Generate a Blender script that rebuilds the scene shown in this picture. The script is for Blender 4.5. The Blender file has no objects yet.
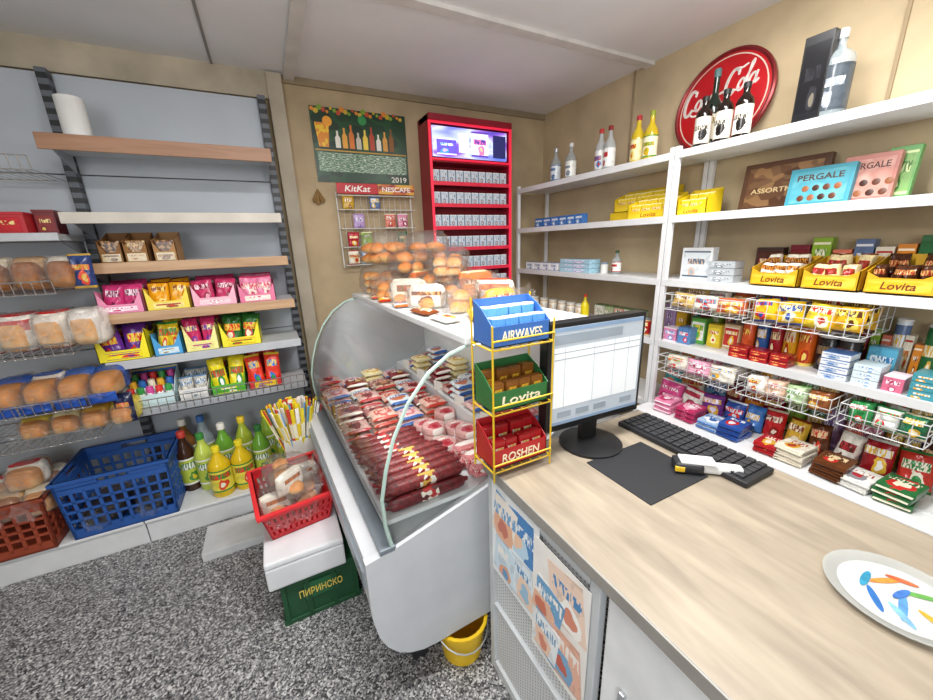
import bpy,bmesh,math,random
from mathutils import Vector as V, Matrix as Mx, noise as NZ
R=random.Random(11)
SC=bpy.context.scene; COL=SC.collection
pi=math.pi; rad=math.radians
# ---------------------------------------------------------------- camera basis
Xw=V((758,132,-373)).normalized(); Yw=V((-199,100,-373)); Yw=(Yw-Xw*Yw.dot(Xw)).normalized(); Zw=Xw.cross(Yw)
ROT=Mx((Xw,Yw,Zw)); EYE=V((0,0,1.5))
def PX(u,v,X=None,Y=None,Z=None):
    d=ROT@V((u-466.5,350-v,-373))
    t=X/d.x if X is not None else (Y/d.y if Y is not None else (Z-1.5)/d.z)
    return EYE+d*t
# ---------------------------------------------------------------- materials
MATS={}
def lin(h):
    c=[int(h[i:i+2],16)/255 for i in (0,2,4)]
    return tuple(x/12.92 if x<=.04045 else ((x+.055)/1.055)**2.4 for x in c)+(1,)
def new(key):
    m=bpy.data.materials.new(str(key)[:50]); m.use_nodes=True
    return m,m.node_tree,m.node_tree.nodes['Principled BSDF']
def ramp(nt,stops,const=False):
    r=nt.nodes.new('ShaderNodeValToRGB'); e=r.color_ramp.elements
    r.color_ramp.interpolation='CONSTANT' if const else 'LINEAR'
    while len(e)<len(stops): e.new(1)
    for i,(p,c) in enumerate(stops): e[i].position=p; e[i].color=c
    return r
def sc(c,k): return tuple(min(1,x*k) for x in c[:3])+(1,)
def M(h,r=.5,metal=0,var=.1,scale=9,bump=0,alpha=1,emit=0):
    key=('M',h,r,metal,var,scale,bump,alpha,emit)
    if key in MATS: return MATS[key]
    m,nt,b=new(key); c=lin(h)
    tc=nt.nodes.new('ShaderNodeTexCoord'); n=nt.nodes.new('ShaderNodeTexNoise')
    n.inputs['Scale'].default_value=scale; n.inputs['Detail'].default_value=5
    nt.links.new(tc.outputs['Object'],n.inputs['Vector'])
    rp=ramp(nt,[(.3,sc(c,1-var)),(.7,sc(c,1+var))])
    nt.links.new(n.outputs['Fac'],rp.inputs['Fac']); nt.links.new(rp.outputs['Color'],b.inputs['Base Color'])
    b.inputs['Roughness'].default_value=r; b.inputs['Metallic'].default_value=metal; b.inputs['Alpha'].default_value=alpha
    if bump:
        bp=nt.nodes.new('ShaderNodeBump'); bp.inputs['Strength'].default_value=bump; bp.inputs['Distance'].default_value=.01
        nt.links.new(n.outputs['Fac'],bp.inputs['Height']); nt.links.new(bp.outputs['Normal'],b.inputs['Normal'])
    if emit:
        nt.links.new(rp.outputs['Color'],b.inputs['Emission Color']); b.inputs['Emission Strength'].default_value=emit
    MATS[key]=m; return m
def PB(*cols,scale=4,kind='blob',r=.3,dist=.3,emit=0):
    key=('PB',cols,scale,kind,r,dist,emit)
    if key in MATS: return MATS[key]
    m,nt,b=new(key); tc=nt.nodes.new('ShaderNodeTexCoord'); N=len(cols)
    nz=nt.nodes.new('ShaderNodeTexNoise'); nz.inputs['Scale'].default_value=scale; nz.inputs['Detail'].default_value=1.5
    off=nt.nodes.new('ShaderNodeVectorMath'); off.operation='ADD'; h=sum(int(c,16)%97 for c in cols)
    off.inputs[1].default_value=(h*.37,h*.11,h*.23)
    nt.links.new(tc.outputs['Generated'],off.inputs[0]); nt.links.new(off.outputs[0],nz.inputs['Vector'])
    if kind=='blob':
        rp=ramp(nt,[((0 if i==0 else .38+.24*i/N),lin(c)) for i,c in enumerate(cols)],True)
        nt.links.new(nz.outputs['Fac'],rp.inputs['Fac'])
    elif kind=='soft':
        rp=ramp(nt,[(.3+.4*i/max(1,N-1),lin(c)) for i,c in enumerate(cols)])
        nt.links.new(nz.outputs['Fac'],rp.inputs['Fac'])
    elif kind=='band':
        sx=nt.nodes.new('ShaderNodeSeparateXYZ'); nt.links.new(tc.outputs['Generated'],sx.inputs[0])
        ma=nt.nodes.new('ShaderNodeMath'); ma.operation='MULTIPLY_ADD'; ma.inputs[1].default_value=dist
        nt.links.new(nz.outputs['Fac'],ma.inputs[0])
        sb=nt.nodes.new('ShaderNodeMath'); sb.operation='SUBTRACT'; sb.inputs[1].default_value=dist/2
        nt.links.new(sx.outputs[2],ma.inputs[2]); nt.links.new(ma.outputs[0],sb.inputs[0])
        rp=ramp(nt,[(i/N,lin(c)) for i,c in enumerate(cols)],True); nt.links.new(sb.outputs[0],rp.inputs['Fac'])
    else:
        vo=nt.nodes.new('ShaderNodeTexVoronoi'); vo.inputs['Scale'].default_value=scale
        nt.links.new(off.outputs[0],vo.inputs['Vector']); sx=nt.nodes.new('ShaderNodeSeparateColor')
        nt.links.new(vo.outputs['Color'],sx.inputs[0])
        rp=ramp(nt,[(i/N,lin(c)) for i,c in enumerate(cols)],True); nt.links.new(sx.outputs[0],rp.inputs['Fac'])
    nt.links.new(rp.outputs['Color'],b.inputs['Base Color']); b.inputs['Roughness'].default_value=r
    if emit:
        nt.links.new(rp.outputs['Color'],b.inputs['Emission Color']); b.inputs['Emission Strength'].default_value=emit
    MATS[key]=m; return m
def P(*cols,scale=4,kind='',r=.22,dist=.3,ax=2,emit=0):
    """printed packaging: ground colour, title bar with blotchy lettering, round picture, edge bands (ax 3: sheet facing X)"""
    cols=tuple(cols)
    if len(cols)<3: return PB(*cols,scale=scale)
    key=('P',cols,ax,r,emit)
    if key in MATS: return MATS[key]
    c0,c1,c2=cols[:3]; c3=cols[3] if len(cols)>3 else c1
    m,nt,b=new(key); h=sum(int(c,16)%97 for c in cols); L=nt.links
    tc=nt.nodes.new('ShaderNodeTexCoord'); sx=nt.nodes.new('ShaderNodeSeparateXYZ'); L.new(tc.outputs['Generated'],sx.inputs[0])
    x=sx.outputs[1 if ax==3 else 0]; z=sx.outputs[2 if ax==3 else ax]
    def mt(op,a,c):
        n=nt.nodes.new('ShaderNodeMath'); n.operation=op
        for i,s in enumerate((a,c)):
            if s is None: continue
            if isinstance(s,(int,float)): n.inputs[i].default_value=s
            else: L.new(s,n.inputs[i])
        return n.outputs[0]
    def noise(sv):
        mp=nt.nodes.new('ShaderNodeMapping'); mp.inputs['Scale'].default_value=sv; mp.inputs['Location'].default_value=(h*.7,h*.3,h*.9)
        L.new(tc.outputs['Generated'],mp.inputs[0]); n=nt.nodes.new('ShaderNodeTexNoise'); n.inputs['Scale'].default_value=1; n.inputs['Detail'].default_value=1
        L.new(mp.outputs[0],n.inputs['Vector']); return n.outputs['Fac']
    n1=noise((4,4,4)); n2=noise((16,5,16) if ax==1 else (16,16,5))
    def mix(f,A,B):
        q=nt.nodes.new('ShaderNodeMix'); q.data_type='RGBA'
        for s,i in ((f,0),(A,6),(B,7)):
            if isinstance(s,tuple): q.inputs[i].default_value=s
            else: L.new(s,q.inputs[i])
        return q.outputs[2]
    zc=.58+.02*(h%8); hw=.08+.012*(h%5); xw=.30+.025*(h%6)
    bar=mt('MULTIPLY',mt('LESS_THAN',mt('ABSOLUTE',mt('SUBTRACT',z,zc),None),hw),mt('LESS_THAN',mt('ABSOLUTE',mt('SUBTRACT',x,.5),None),xw))
    let=mt('MULTIPLY',bar,mt('GREATER_THAN',n2,.5))
    cx=.32+.045*(h%9); cz=.2+.025*(h%6)
    if ax==1: cx,cz=.42+.02*(h%9),.36+.02*(h%6)
    dx=mt('SUBTRACT',x,cx); dz=mt('SUBTRACT',z,cz)
    dd=mt('ADD',mt('SQRT',mt('ADD',mt('MULTIPLY',dx,dx),mt('MULTIPLY',dz,dz)),None),mt('MULTIPLY',mt('SUBTRACT',n1,.5),.3))
    rr=.15+.015*(h%6)
    if ax!=2: rr*=1.6
    g=mix(mt('GREATER_THAN',n1,.58),lin(c0),sc(lin(c0),.84))
    col=mix(mt('LESS_THAN',dd,rr),g,lin(c2)); col=mix(mt('LESS_THAN',dd,rr*.5),col,lin(c3))
    col=mix(bar,col,lin(c1)); col=mix(let,col,lin(c2) if ax==2 else lin(c0))
    col=mix(mt('ADD',mt('LESS_THAN',z,.07),mt('GREATER_THAN',z,.94)),col,lin(c1) if h%2 else sc(lin(c0),.8))
    L.new(col,b.inputs['Base Color']); b.inputs['Roughness'].default_value=r
    if emit: L.new(col,b.inputs['Emission Color']); b.inputs['Emission Strength'].default_value=emit
    MATS[key]=m; return m
def PF(*c,**k): return P(*c,ax=1,**k)
def G(h,refl=.25):
    key=('G',h,refl)
    if key in MATS: return MATS[key]
    m,nt,b=new(key); out=nt.nodes['Material Output']; nt.nodes.remove(b)
    t=nt.nodes.new('ShaderNodeBsdfTransparent'); t.inputs[0].default_value=lin(h)
    g=nt.nodes.new('ShaderNodeBsdfGlossy'); g.inputs['Roughness'].default_value=.02
    lw=nt.nodes.new('ShaderNodeLayerWeight'); lw.inputs[0].default_value=refl
    mx=nt.nodes.new('ShaderNodeMixShader'); nt.links.new(lw.outputs['Fresnel'],mx.inputs[0])
    nt.links.new(t.outputs[0],mx.inputs[1]); nt.links.new(g.outputs[0],mx.inputs[2]); nt.links.new(mx.outputs[0],out.inputs[0])
    MATS[key]=m; return m
def film(h='ffffff',milk=.03):
    """crinkled clear plastic bag"""
    key=('F',h,milk)
    if key in MATS: return MATS[key]
    m,nt,b=new(key); out=nt.nodes['Material Output']; L=nt.links
    tc=nt.nodes.new('ShaderNodeTexCoord'); n=nt.nodes.new('ShaderNodeTexNoise'); n.inputs['Scale'].default_value=40; n.inputs['Detail'].default_value=3; n.inputs['Distortion'].default_value=1.8
    L.new(tc.outputs['Object'],n.inputs['Vector']); bp=nt.nodes.new('ShaderNodeBump'); bp.inputs['Strength'].default_value=1; bp.inputs['Distance'].default_value=.014
    L.new(n.outputs['Fac'],bp.inputs['Height'])
    g=nt.nodes.new('ShaderNodeBsdfGlossy'); g.inputs['Roughness'].default_value=.2; L.new(bp.outputs['Normal'],g.inputs['Normal'])
    t=nt.nodes.new('ShaderNodeBsdfTransparent')
    lw=nt.nodes.new('ShaderNodeLayerWeight'); lw.inputs[0].default_value=.28; L.new(bp.outputs['Normal'],lw.inputs['Normal'])
    ma=nt.nodes.new('ShaderNodeMath'); ma.operation='MULTIPLY_ADD'; ma.inputs[1].default_value=.38; ma.inputs[2].default_value=.05; L.new(lw.outputs['Fresnel'],ma.inputs[0])
    mx=nt.nodes.new('ShaderNodeMixShader'); L.new(ma.outputs[0],mx.inputs[0]); L.new(t.outputs[0],mx.inputs[1]); L.new(g.outputs[0],mx.inputs[2])
    b.inputs['Base Color'].default_value=lin(h); b.inputs['Roughness'].default_value=.3
    m2=nt.nodes.new('ShaderNodeMixShader'); m2.inputs[0].default_value=milk; L.new(mx.outputs[0],m2.inputs[1]); L.new(b.outputs[0],m2.inputs[2])
    L.new(m2.outputs[0],out.inputs[0]); MATS[key]=m; return m
def bread_mat(lo,hi):
    key=('BR',lo,hi)
    if key in MATS: return MATS[key]
    m,nt,b=new(key); L=nt.links; tc=nt.nodes.new('ShaderNodeTexCoord'); sx=nt.nodes.new('ShaderNodeSeparateXYZ'); L.new(tc.outputs['Generated'],sx.inputs[0])
    n=nt.nodes.new('ShaderNodeTexNoise'); n.inputs['Scale'].default_value=24; n.inputs['Detail'].default_value=5; L.new(tc.outputs['Object'],n.inputs['Vector'])
    ma=nt.nodes.new('ShaderNodeMath'); ma.operation='MULTIPLY_ADD'; ma.inputs[1].default_value=1.1; L.new(n.outputs['Fac'],ma.inputs[0]); L.new(sx.outputs[2],ma.inputs[2])
    rp=ramp(nt,[(.35,lin(lo)),(.68,sc(lin(hi),1.5)),(.95,lin(hi))]); sb=nt.nodes.new('ShaderNodeMath'); sb.operation='MULTIPLY'; sb.inputs[1].default_value=.62; L.new(ma.outputs[0],sb.inputs[0]); L.new(sb.outputs[0],rp.inputs['Fac'])
    L.new(rp.outputs['Color'],b.inputs['Base Color']); b.inputs['Roughness'].default_value=.6
    bp=nt.nodes.new('ShaderNodeBump'); bp.inputs['Strength'].default_value=.5; bp.inputs['Distance'].default_value=.01; L.new(n.outputs['Fac'],bp.inputs['Height']); L.new(bp.outputs['Normal'],b.inputs['Normal'])
    MATS[key]=m; return m
def floor_mat():
    m,nt,b=new('terrazzo'); L=nt.links; tc=nt.nodes.new('ShaderNodeTexCoord')
    vo=nt.nodes.new('ShaderNodeTexVoronoi'); vo.inputs['Scale'].default_value=180
    L.new(tc.outputs['Object'],vo.inputs['Vector']); sx=nt.nodes.new('ShaderNodeSeparateColor'); L.new(vo.outputs['Color'],sx.inputs[0])
    rp=ramp(nt,[(0,lin('2e2e31')),(.2,lin('5c5c5e')),(.4,lin('808081')),(.62,lin('a6a5a4')),(.83,lin('cbcac8')),(.93,lin('6a6a6b'))],True)
    L.new(sx.outputs[0],rp.inputs['Fac']); L.new(rp.outputs['Color'],b.inputs['Base Color'])
    b.inputs['Roughness'].default_value=.5; return m
def wood_mat(c1,c2,ax=(9,1,9),r=.45,dist=.7):
    key=('wood',c1,c2,ax)
    if key in MATS: return MATS[key]
    m,nt,b=new(key); tc=nt.nodes.new('ShaderNodeTexCoord'); mp=nt.nodes.new('ShaderNodeMapping'); mp.inputs['Scale'].default_value=ax
    nt.links.new(tc.outputs['Object'],mp.inputs[0]); n=nt.nodes.new('ShaderNodeTexNoise'); n.inputs['Scale'].default_value=3.2; n.inputs['Detail'].default_value=8; n.inputs['Distortion'].default_value=dist
    nt.links.new(mp.outputs[0],n.inputs['Vector']); rp=ramp(nt,[(.28,lin(c1)),(.7,lin(c2))])
    nt.links.new(n.outputs['Fac'],rp.inputs['Fac']); nt.links.new(rp.outputs['Color'],b.inputs['Base Color']); b.inputs['Roughness'].default_value=r
    MATS[key]=m; return m
def perf_mat(base,hole,scale=70):
    m,nt,b=new('perforated'); tc=nt.nodes.new('ShaderNodeTexCoord'); vo=nt.nodes.new('ShaderNodeTexVoronoi')
    vo.inputs['Scale'].default_value=scale; vo.inputs['Randomness'].default_value=0
    nt.links.new(tc.outputs['Object'],vo.inputs['Vector']); rp=ramp(nt,[(0,lin(hole)),(.3,lin(base))],True)
    nt.links.new(vo.outputs['Distance'],rp.inputs['Fac']); nt.links.new(rp.outputs['Color'],b.inputs['Base Color']); b.inputs['Roughness'].default_value=.5; return m
def slot_mat():
    m,nt,b=new('slotted'); L=nt.links; tc=nt.nodes.new('ShaderNodeTexCoord'); wv=nt.nodes.new('ShaderNodeTexWave'); wv.bands_direction='Z'; wv.inputs['Scale'].default_value=6.4
    L.new(tc.outputs['Object'],wv.inputs['Vector']); rp=ramp(nt,[(0,lin('17181b')),(.5,lin('5b6067'))],True); L.new(wv.outputs['Fac'],rp.inputs['Fac'])
    L.new(rp.outputs['Color'],b.inputs['Base Color']); b.inputs['Roughness'].default_value=.45; return m
SLOTM=slot_mat()
STEEL=M('b9bcc0',.35,.6,.05); BLACK=M('141416',.4); DARK=M('2a2b2e',.5)
CHROME=M('c8c8c8',.25,.85,.03); FILM=film(); BREAD=bread_mat('f6dca4','c07c30'); BREADD=bread_mat('dca45a','92561f'); CR=bread_mat('f8d68a','b86c20')
NC=[('lilac','b89acc','f4ecf8','7a52a0'),('mustard','cda42f','f8ecc4','9a401c'),('turquoise','3fa4a4','e8f4f2','d9582f'),('maroon','7a2030','f0d098','d94a3a'),('lime','8fb53a','f8f4d4','3a7a2a'),('coral','d9765c','fce8dc','b82a2a'),('slate blue','5f759c','e4eaf2','d9ac3a'),('ivory','e9e0cc','b8342c','d9b06a'),('bright orange','e08a2a','fff2d4','8a3414'),('forest green','2a6c3c','f4eed4','d9ac3a'),('rose pink','d98aa4','fdeef4','9a2a54'),('chocolate brown','5a321c','f0d8a8','d97a2f'),('sky blue','78b0d4','f6fafc','2f62aa'),('crimson','b51c32','faece4','e8ba3a')]
# ---------------------------------------------------------------- mesh builder
W={}; MC={}
class MB:
    def __init__(s): s.bm=bmesh.new()
    def box(s,x0,x1,y0,y1,z0,z1,bev=0,m=None):
        T=Mx.Translation(((x0+x1)/2,(y0+y1)/2,(z0+z1)/2))@Mx.Diagonal((x1-x0,y1-y0,z1-z0,1))
        if m is not None: T=m@T
        g=bmesh.ops.create_cube(s.bm,size=1,matrix=T)
        if bev:
            es=list({e for v in g['verts'] for e in v.link_edges})
            bmesh.ops.bevel(s.bm,geom=es,offset=bev,segments=2,affect='EDGES',profile=.6)
    def cyl(s,p0,p1,r0,r1=None,seg=10,cap=True):
        p0=V(p0);p1=V(p1); d=p1-p0
        T=Mx.Translation((p0+p1)/2)@d.to_track_quat('Z','Y').to_matrix().to_4x4()
        bmesh.ops.create_cone(s.bm,cap_ends=cap,segments=seg,radius1=r0,radius2=r0 if r1 is None else r1,depth=d.length,matrix=T)
    def tube(s,pts,r,seg=6):
        for a,b in zip(pts,pts[1:]): s.cyl(a,b,r,seg=seg)
    def lathe(s,prof,seg=18,c=(0,0,0)):
        rings=[]
        for r,z in prof:
            if r<1e-6: rings.append([s.bm.verts.new((c[0],c[1],c[2]+z))])
            else: rings.append([s.bm.verts.new((c[0]+r*math.cos(2*pi*i/seg),c[1]+r*math.sin(2*pi*i/seg),c[2]+z)) for i in range(seg)])
        for a,b in zip(rings,rings[1:]):
            for i in range(seg):
                j=(i+1)%seg
                if len(a)==1 and len(b)>1: s.bm.faces.new((a[0],b[j],b[i]))
                elif len(b)==1 and len(a)>1: s.bm.faces.new((a[i],a[j],b[0]))
                elif len(a)>1: s.bm.faces.new((a[i],a[j],b[j],b[i]))
    def prism(s,poly,y0,y1):
        a=[s.bm.verts.new((x,y0,z)) for x,z in poly]; b=[s.bm.verts.new((x,y1,z)) for x,z in poly]; n=len(poly)
        s.bm.faces.new(a); s.bm.faces.new(b[::-1])
        for i in range(n): s.bm.faces.new((a[i],b[i],b[(i+1)%n],a[(i+1)%n]))
    def grid(s,pts):
        vs=[[s.bm.verts.new(p) for p in row] for row in pts]
        for r0,r1 in zip(vs,vs[1:]):
            for i in range(len(r0)-1): s.bm.faces.new((r0[i],r0[i+1],r1[i+1],r1[i]))
    def xf(s,m): s.bm.transform(m)
    def mesh(s,smooth=False):
        bmesh.ops.remove_doubles(s.bm,verts=s.bm.verts,dist=1e-5)
        bmesh.ops.recalc_face_normals(s.bm,faces=s.bm.faces)
        me=bpy.data.meshes.new('mesh'); s.bm.to_mesh(me); s.bm.free()
        if smooth:
            for p in me.polygons: p.use_smooth=True
            try: me.set_sharp_from_angle(angle=rad(42))
            except Exception: pass
        me.materials.append(None); return me
    def build(s,name,mat,parent=None,smooth=False):
        if parent is not None:
            m=W[parent.name]; s.bm.transform(m.inverted()); me=s.mesh(smooth)
            o=link(name,me,mat); o.parent=parent; W[o.name]=m; return o
        xs=[v.co.copy() for v in s.bm.verts]
        c=V(((min(p.x for p in xs)+max(p.x for p in xs))/2,(min(p.y for p in xs)+max(p.y for p in xs))/2,min(p.z for p in xs)))
        s.bm.transform(Mx.Translation(-c)); me=s.mesh(smooth); o=link(name,me,mat); o.location=c; W[o.name]=Mx.Translation(c); return o
def link(name,me,mat):
    o=bpy.data.objects.new(name,me); COL.objects.link(o)
    if me is not None and mat is not None:
        o.material_slots[0].link='OBJECT'; o.material_slots[0].material=mat
    return o
def tag(o,label,cat,group=None):
    o['label']=label; o['category']=cat
    if group: o['group']=group
    return o
def thing(name,label,cat,loc=(0,0,0),rz=0,group=None,rx=0):
    o=bpy.data.objects.new(name,None); COL.objects.link(o); o.location=loc; o.rotation_euler=(rx,0,rz); o.empty_display_size=.05
    W[o.name]=Mx.Translation(loc)@Mx.Rotation(rz,4,'Z')@Mx.Rotation(rx,4,'X'); return tag(o,label,cat,group)
def struct(o): o['kind']='structure'; return o
def mk(key,fn,smooth=False):
    if key not in MC:
        mb=MB(); fn(mb); MC[key]=mb.mesh(smooth)
    return MC[key]
def item(name,label,cat,loc,parts,rz=0,group=None,rx=0,ry=0):
    if len(parts)==1:
        o=link(name,parts[0][1],parts[0][2]); o.location=loc; o.rotation_euler=(rx,ry,rz); tag(o,label,cat,group)
    else:
        o=thing(name,label,cat,loc,rz,group,rx); o.rotation_euler=(rx,ry,rz)
        for p in parts:
            c=link(p[0],p[1],p[2]); c.parent=o
            if len(p)>3: c.location=p[3]
            if len(p)>4: c.rotation_euler=p[4]
    W[o.name]=Mx.Translation(loc)@Mx.Rotation(rz,4,'Z')@Mx.Rotation(ry,4,'Y')@Mx.Rotation(rx,4,'X'); return o
def textmesh(body,w,h,shear=0):
    key=('txt',body,round(w,4),round(h,4),shear)
    if key in MC: return MC[key]
    cu=bpy.data.curves.new('t','FONT'); cu.body=body; cu.align_x='CENTER'; cu.resolution_u=3; cu.extrude=.01; cu.shear=shear; cu.offset=.012
    t=bpy.data.objects.new('t',cu); COL.objects.link(t); dg=bpy.context.evaluated_depsgraph_get(); dg.update()
    me=bpy.data.meshes.new_from_object(t.evaluated_get(dg)); bpy.data.objects.remove(t)
    xs=[v.co for v in me.vertices]; x0=min(p.x for p in xs);x1=max(p.x for p in xs);y0=min(p.y for p in xs);y1=max(p.y for p in xs)
    for v in me.vertices:
        v.co=((v.co.x-(x0+x1)/2)/(x1-x0)*w,-v.co.z*.05,(v.co.y-(y0+y1)/2)/(y1-y0)*h)
    me.materials.clear(); me.materials.append(None); MC[key]=me; return me
def text(parent,body,w,h,mat,loc,rot=(0,0,0),shear=0,name='lettering'):
    o=link(name,textmesh(body,w,h,shear),mat); o.parent=parent; o.location=loc; o.rotation_euler=rot; return o
# ---------------------------------------------------------------- shapes
def bxm(w,d,h,bev=.002): return mk(('bx',round(w,4),round(d,4),round(h,4),bev),lambda b:b.box(-w/2,w/2,-d/2,d/2,0,h,bev))
def pil(b,w,h,t,seed=0,nu=10,nv=12,wob=.35):
    for sg in (-1,1):
        rows=[]
        for j in range(nv+1):
            row=[]
            for i in range(nu+1):
                u=-1+2*i/nu; v=-1+2*j/nv
                th=t/2*max(0,1-abs(u)**3)**.6*max(0,1-abs(v)**5)**.7*(1+.6*wob*math.sin(u*6+seed)*math.sin(v*5+seed*2)+wob*NZ.noise(V((u*2.5+seed*7,v*3,sg*3))))
                row.append((u*w/2*(1-.05*(1-abs(v)**4)),sg*th,h/2+v*h/2))
            rows.append(row)
        b.grid(rows)
def pouch(w,h,t,seed=0): return mk(('po',round(w,3),round(h,3),round(t,3),seed),lambda b:pil(b,w,h,t,seed),True)
def flat(w,h,t,seed=0):
    def f(b): pil(b,w,h,t,seed,10,12,.12); b.xf(Mx.Translation((0,0,t/2))@Mx.Rotation(-pi/2,4,'X')@Mx.Translation((0,0,-h/2)))
    return mk(('fl',round(w,3),round(h,3),round(t,3),seed),f,True)
def sp(c,e): return math.copysign(abs(c)**e,c)
def loafb(b,w,l,h,e=.65,slash=True,wr=0,nj=12,ni=16):
    rows=[]
    for j in range(nj+1):
        ph=-pi/2+pi*j/nj; row=[]
        for i in range(ni+1):
            th=2*pi*(i%ni)/ni; cp=sp(math.cos(ph),e)
            k=1
            if wr:
                q=V((math.cos(th)*2.6,math.sin(th)*2.6,j*.34)); k=1+wr*(abs(NZ.noise(q))*2.2-.3+.6*NZ.noise(q*2.3))
            z=h/2*sp(math.sin(th),e)*cp*k
            if slash and math.sin(th)>.3: z-=h*.06*(j%2)
            row.append((w/2*sp(math.cos(th),e)*cp*k,l/2*sp(math.sin(ph),.8),max(.0005,h/2+z)))
        rows.append(row)
    b.grid(rows)
def loaf(w,l,h,e=.5,slash=True): return mk(('lo',w,l,h,e,slash),lambda b:loafb(b,w,l,h,e,slash,0,20,18),True)
def bagfilm(w,l,h):
    def f(b):
        loafb(b,w*1.1,l*1.08,h*1.14,.6,False,.13,20,28)
        rows=[]
        for k,(rr,yy,zz) in enumerate(((.012,0,.55),(.009,-.012,.58),(.03,-.03,.66),(.045,-.05,.74))):
            rows.append([(rr*(1+.35*(i%2))*math.cos(2*pi*i/14),-l*.52+yy,h*zz+rr*(1+.35*(i%2))*math.sin(2*pi*i/14)) for i in list(range(14))+[0]])
        b.grid(rows)
    return mk(('bf',w,l,h),f,True)
def traym(w,d,hf,hb,wing=0,t=.003):
    def f(b):
        b.box(-w/2,w/2,-d/2,d/2,0,t); b.box(-w/2,w/2,-d/2,-d/2+t,0,hf); b.box(-w/2,w/2,d/2-t,d/2,0,hb)
        for s in (-1,1):
            x=s*(w/2-t/2)
            ps=[(-d/2,0),(d/2,0),(d/2,hb),(0,hb*.8),(-d/2,hf+wing)]
            a=[b.bm.verts.new((x-t/2,y,z)) for y,z in ps]; c=[b.bm.verts.new((x+t/2,y,z)) for y,z in ps]
            b.bm.faces.new(a); b.bm.faces.new(c[::-1])
            for i in range(5): b.bm.faces.new((a[i],c[i],c[(i+1)%5],a[(i+1)%5]))
            if wing:  # cut-out front cheeks
                b.prism([(s*w/2,hf),(s*w/2,hf+wing),(s*(w/2-min(.035,w*.3)),hf)] if s>0 else [(s*w/2,hf),(s*(w/2-min(.035,w*.3)),hf),(s*w/2,hf+wing)],-d/2,-d/2+t)
    return mk(('tr',round(w,3),d,hf,hb,wing),f)
def bottle_m(h,r,nr,sb=.58,sn=.76):
    return (mk(('b',h,r,nr,sb,sn),lambda b:b.lathe([(0,0),(r*.92,0),(r,h*.03),(r,h*sb),(r*.88,h*(sb+.06)),(nr*1.2,h*sn),(nr,h*(sn+.04)),(nr,h*.93),(0,h*.93)],16),True),
            mk(('c',h,nr),lambda b:b.lathe([(nr*1.15,h*.9),(nr*1.18,h*.99),(nr*1.0,h),(0,h)],12),True),
            mk(('l',h,r,sb),lambda b:b.lathe([(r*1.012,h*.12),(r*1.012,h*(sb-.05))],16),True))
def bottle(label,loc,h,r,nr,gm,cm,lm,group=None,sb=.58,sn=.76,cat='bottle',rz=None):
    a,c,l=bottle_m(h,r,nr,sb,sn)
    pr=[('glass_body',a,gm),('cap',c,cm)]
    if lm: pr.append(('paper_label',l,lm))
    return item('bottle',label,cat,loc,pr,group=group,rz=R.uniform(-.4,.4) if rz is None else rz)
def canm(r,h): return mk(('can',r,h),lambda b:b.lathe([(0,0),(r*.93,0),(r,h*.03),(r,h*.97),(r*.93,h),(r*.85,h-.003),(0,h-.003)],16),True)
def basketm(w,d,h,nx=10,nz=3,r=.0017):
    def f(b):
        for k in range(nz+1):
            z=h*k/nz; rr=r*1.5 if k in(0,nz) else r
            b.tube([(-w/2,-d/2,z),(w/2,-d/2,z),(w/2,d/2,z),(-w/2,d/2,z),(-w/2,-d/2,z)],rr,5)
        for i in range(nx+1):
            x=-w/2+w*i/nx; b.tube([(x,-d/2,h),(x,-d/2,0),(x,d/2,0),(x,d/2,h)],r,4)
        for i in range(1,4):
            y=-d/2+d*i/4; b.tube([(-w/2,y,h),(-w/2,y,0),(w/2,y,0),(w/2,y,h)],r,4)
    return mk(('bk',w,d,h,nx,nz),f)
def cratem(w,d,h,taper=0,nb=7,rows=3,t=.012):
    def f(b):
        b.box(-w/2,w/2,-d/2,d/2,0,t)
        zs=[0,h*.16]+[h*(.16+.62*k/rows) for k in range(1,rows)]+[h*.78]
        for sx,sy,ln in ((0,-1,w),(0,1,w),(-1,0,d),(1,0,d)):
            def bar(a0,a1,z0,z1,th=t):
                if sx==0: b.box(a0,a1,sy*d/2-(th if sy>0 else 0),sy*d/2+(th if sy<0 else 0),z0,z1)
                else: b.box(sx*w/2-(th if sx>0 else 0),sx*w/2+(th if sx<0 else 0),a0,a1,z0,z1)
            bar(-ln/2,ln/2,0,h*.16); bar(-ln/2,ln/2,h*.78,h*.88)
            for k in range(1,rows): bar(-ln/2,ln/2,zs[k+1]-.006,zs[k+1]+.006,t*.7)
            n=max(4,int(nb*ln/w))
            for i in range(n+1):
                a=-ln/2+(ln-.014)*i/n; bar(a,a+.014,h*.1,h*.8,t*.8)
            bar(-ln/2,-.06,h*.86,h); bar(.06,ln/2,h*.86,h); bar(-.07,.07,h*.95,h)
        for sy in (-1,1): b.box(-w/2-.008,w/2+.008,sy*d/2-.008,sy*d/2+.008,h-.016,h)
        for sx in (-1,1): b.box(sx*w/2-.008,sx*w/2+.008,-d/2,d/2,h-.016,h)
        if taper:
            for v in b.bm.verts:
                k=1-taper*(1-v.co.z/h); v.co.x*=k; v.co.y*=k
    return mk(('cr',w,d,h,taper,nb,rows),f)
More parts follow.
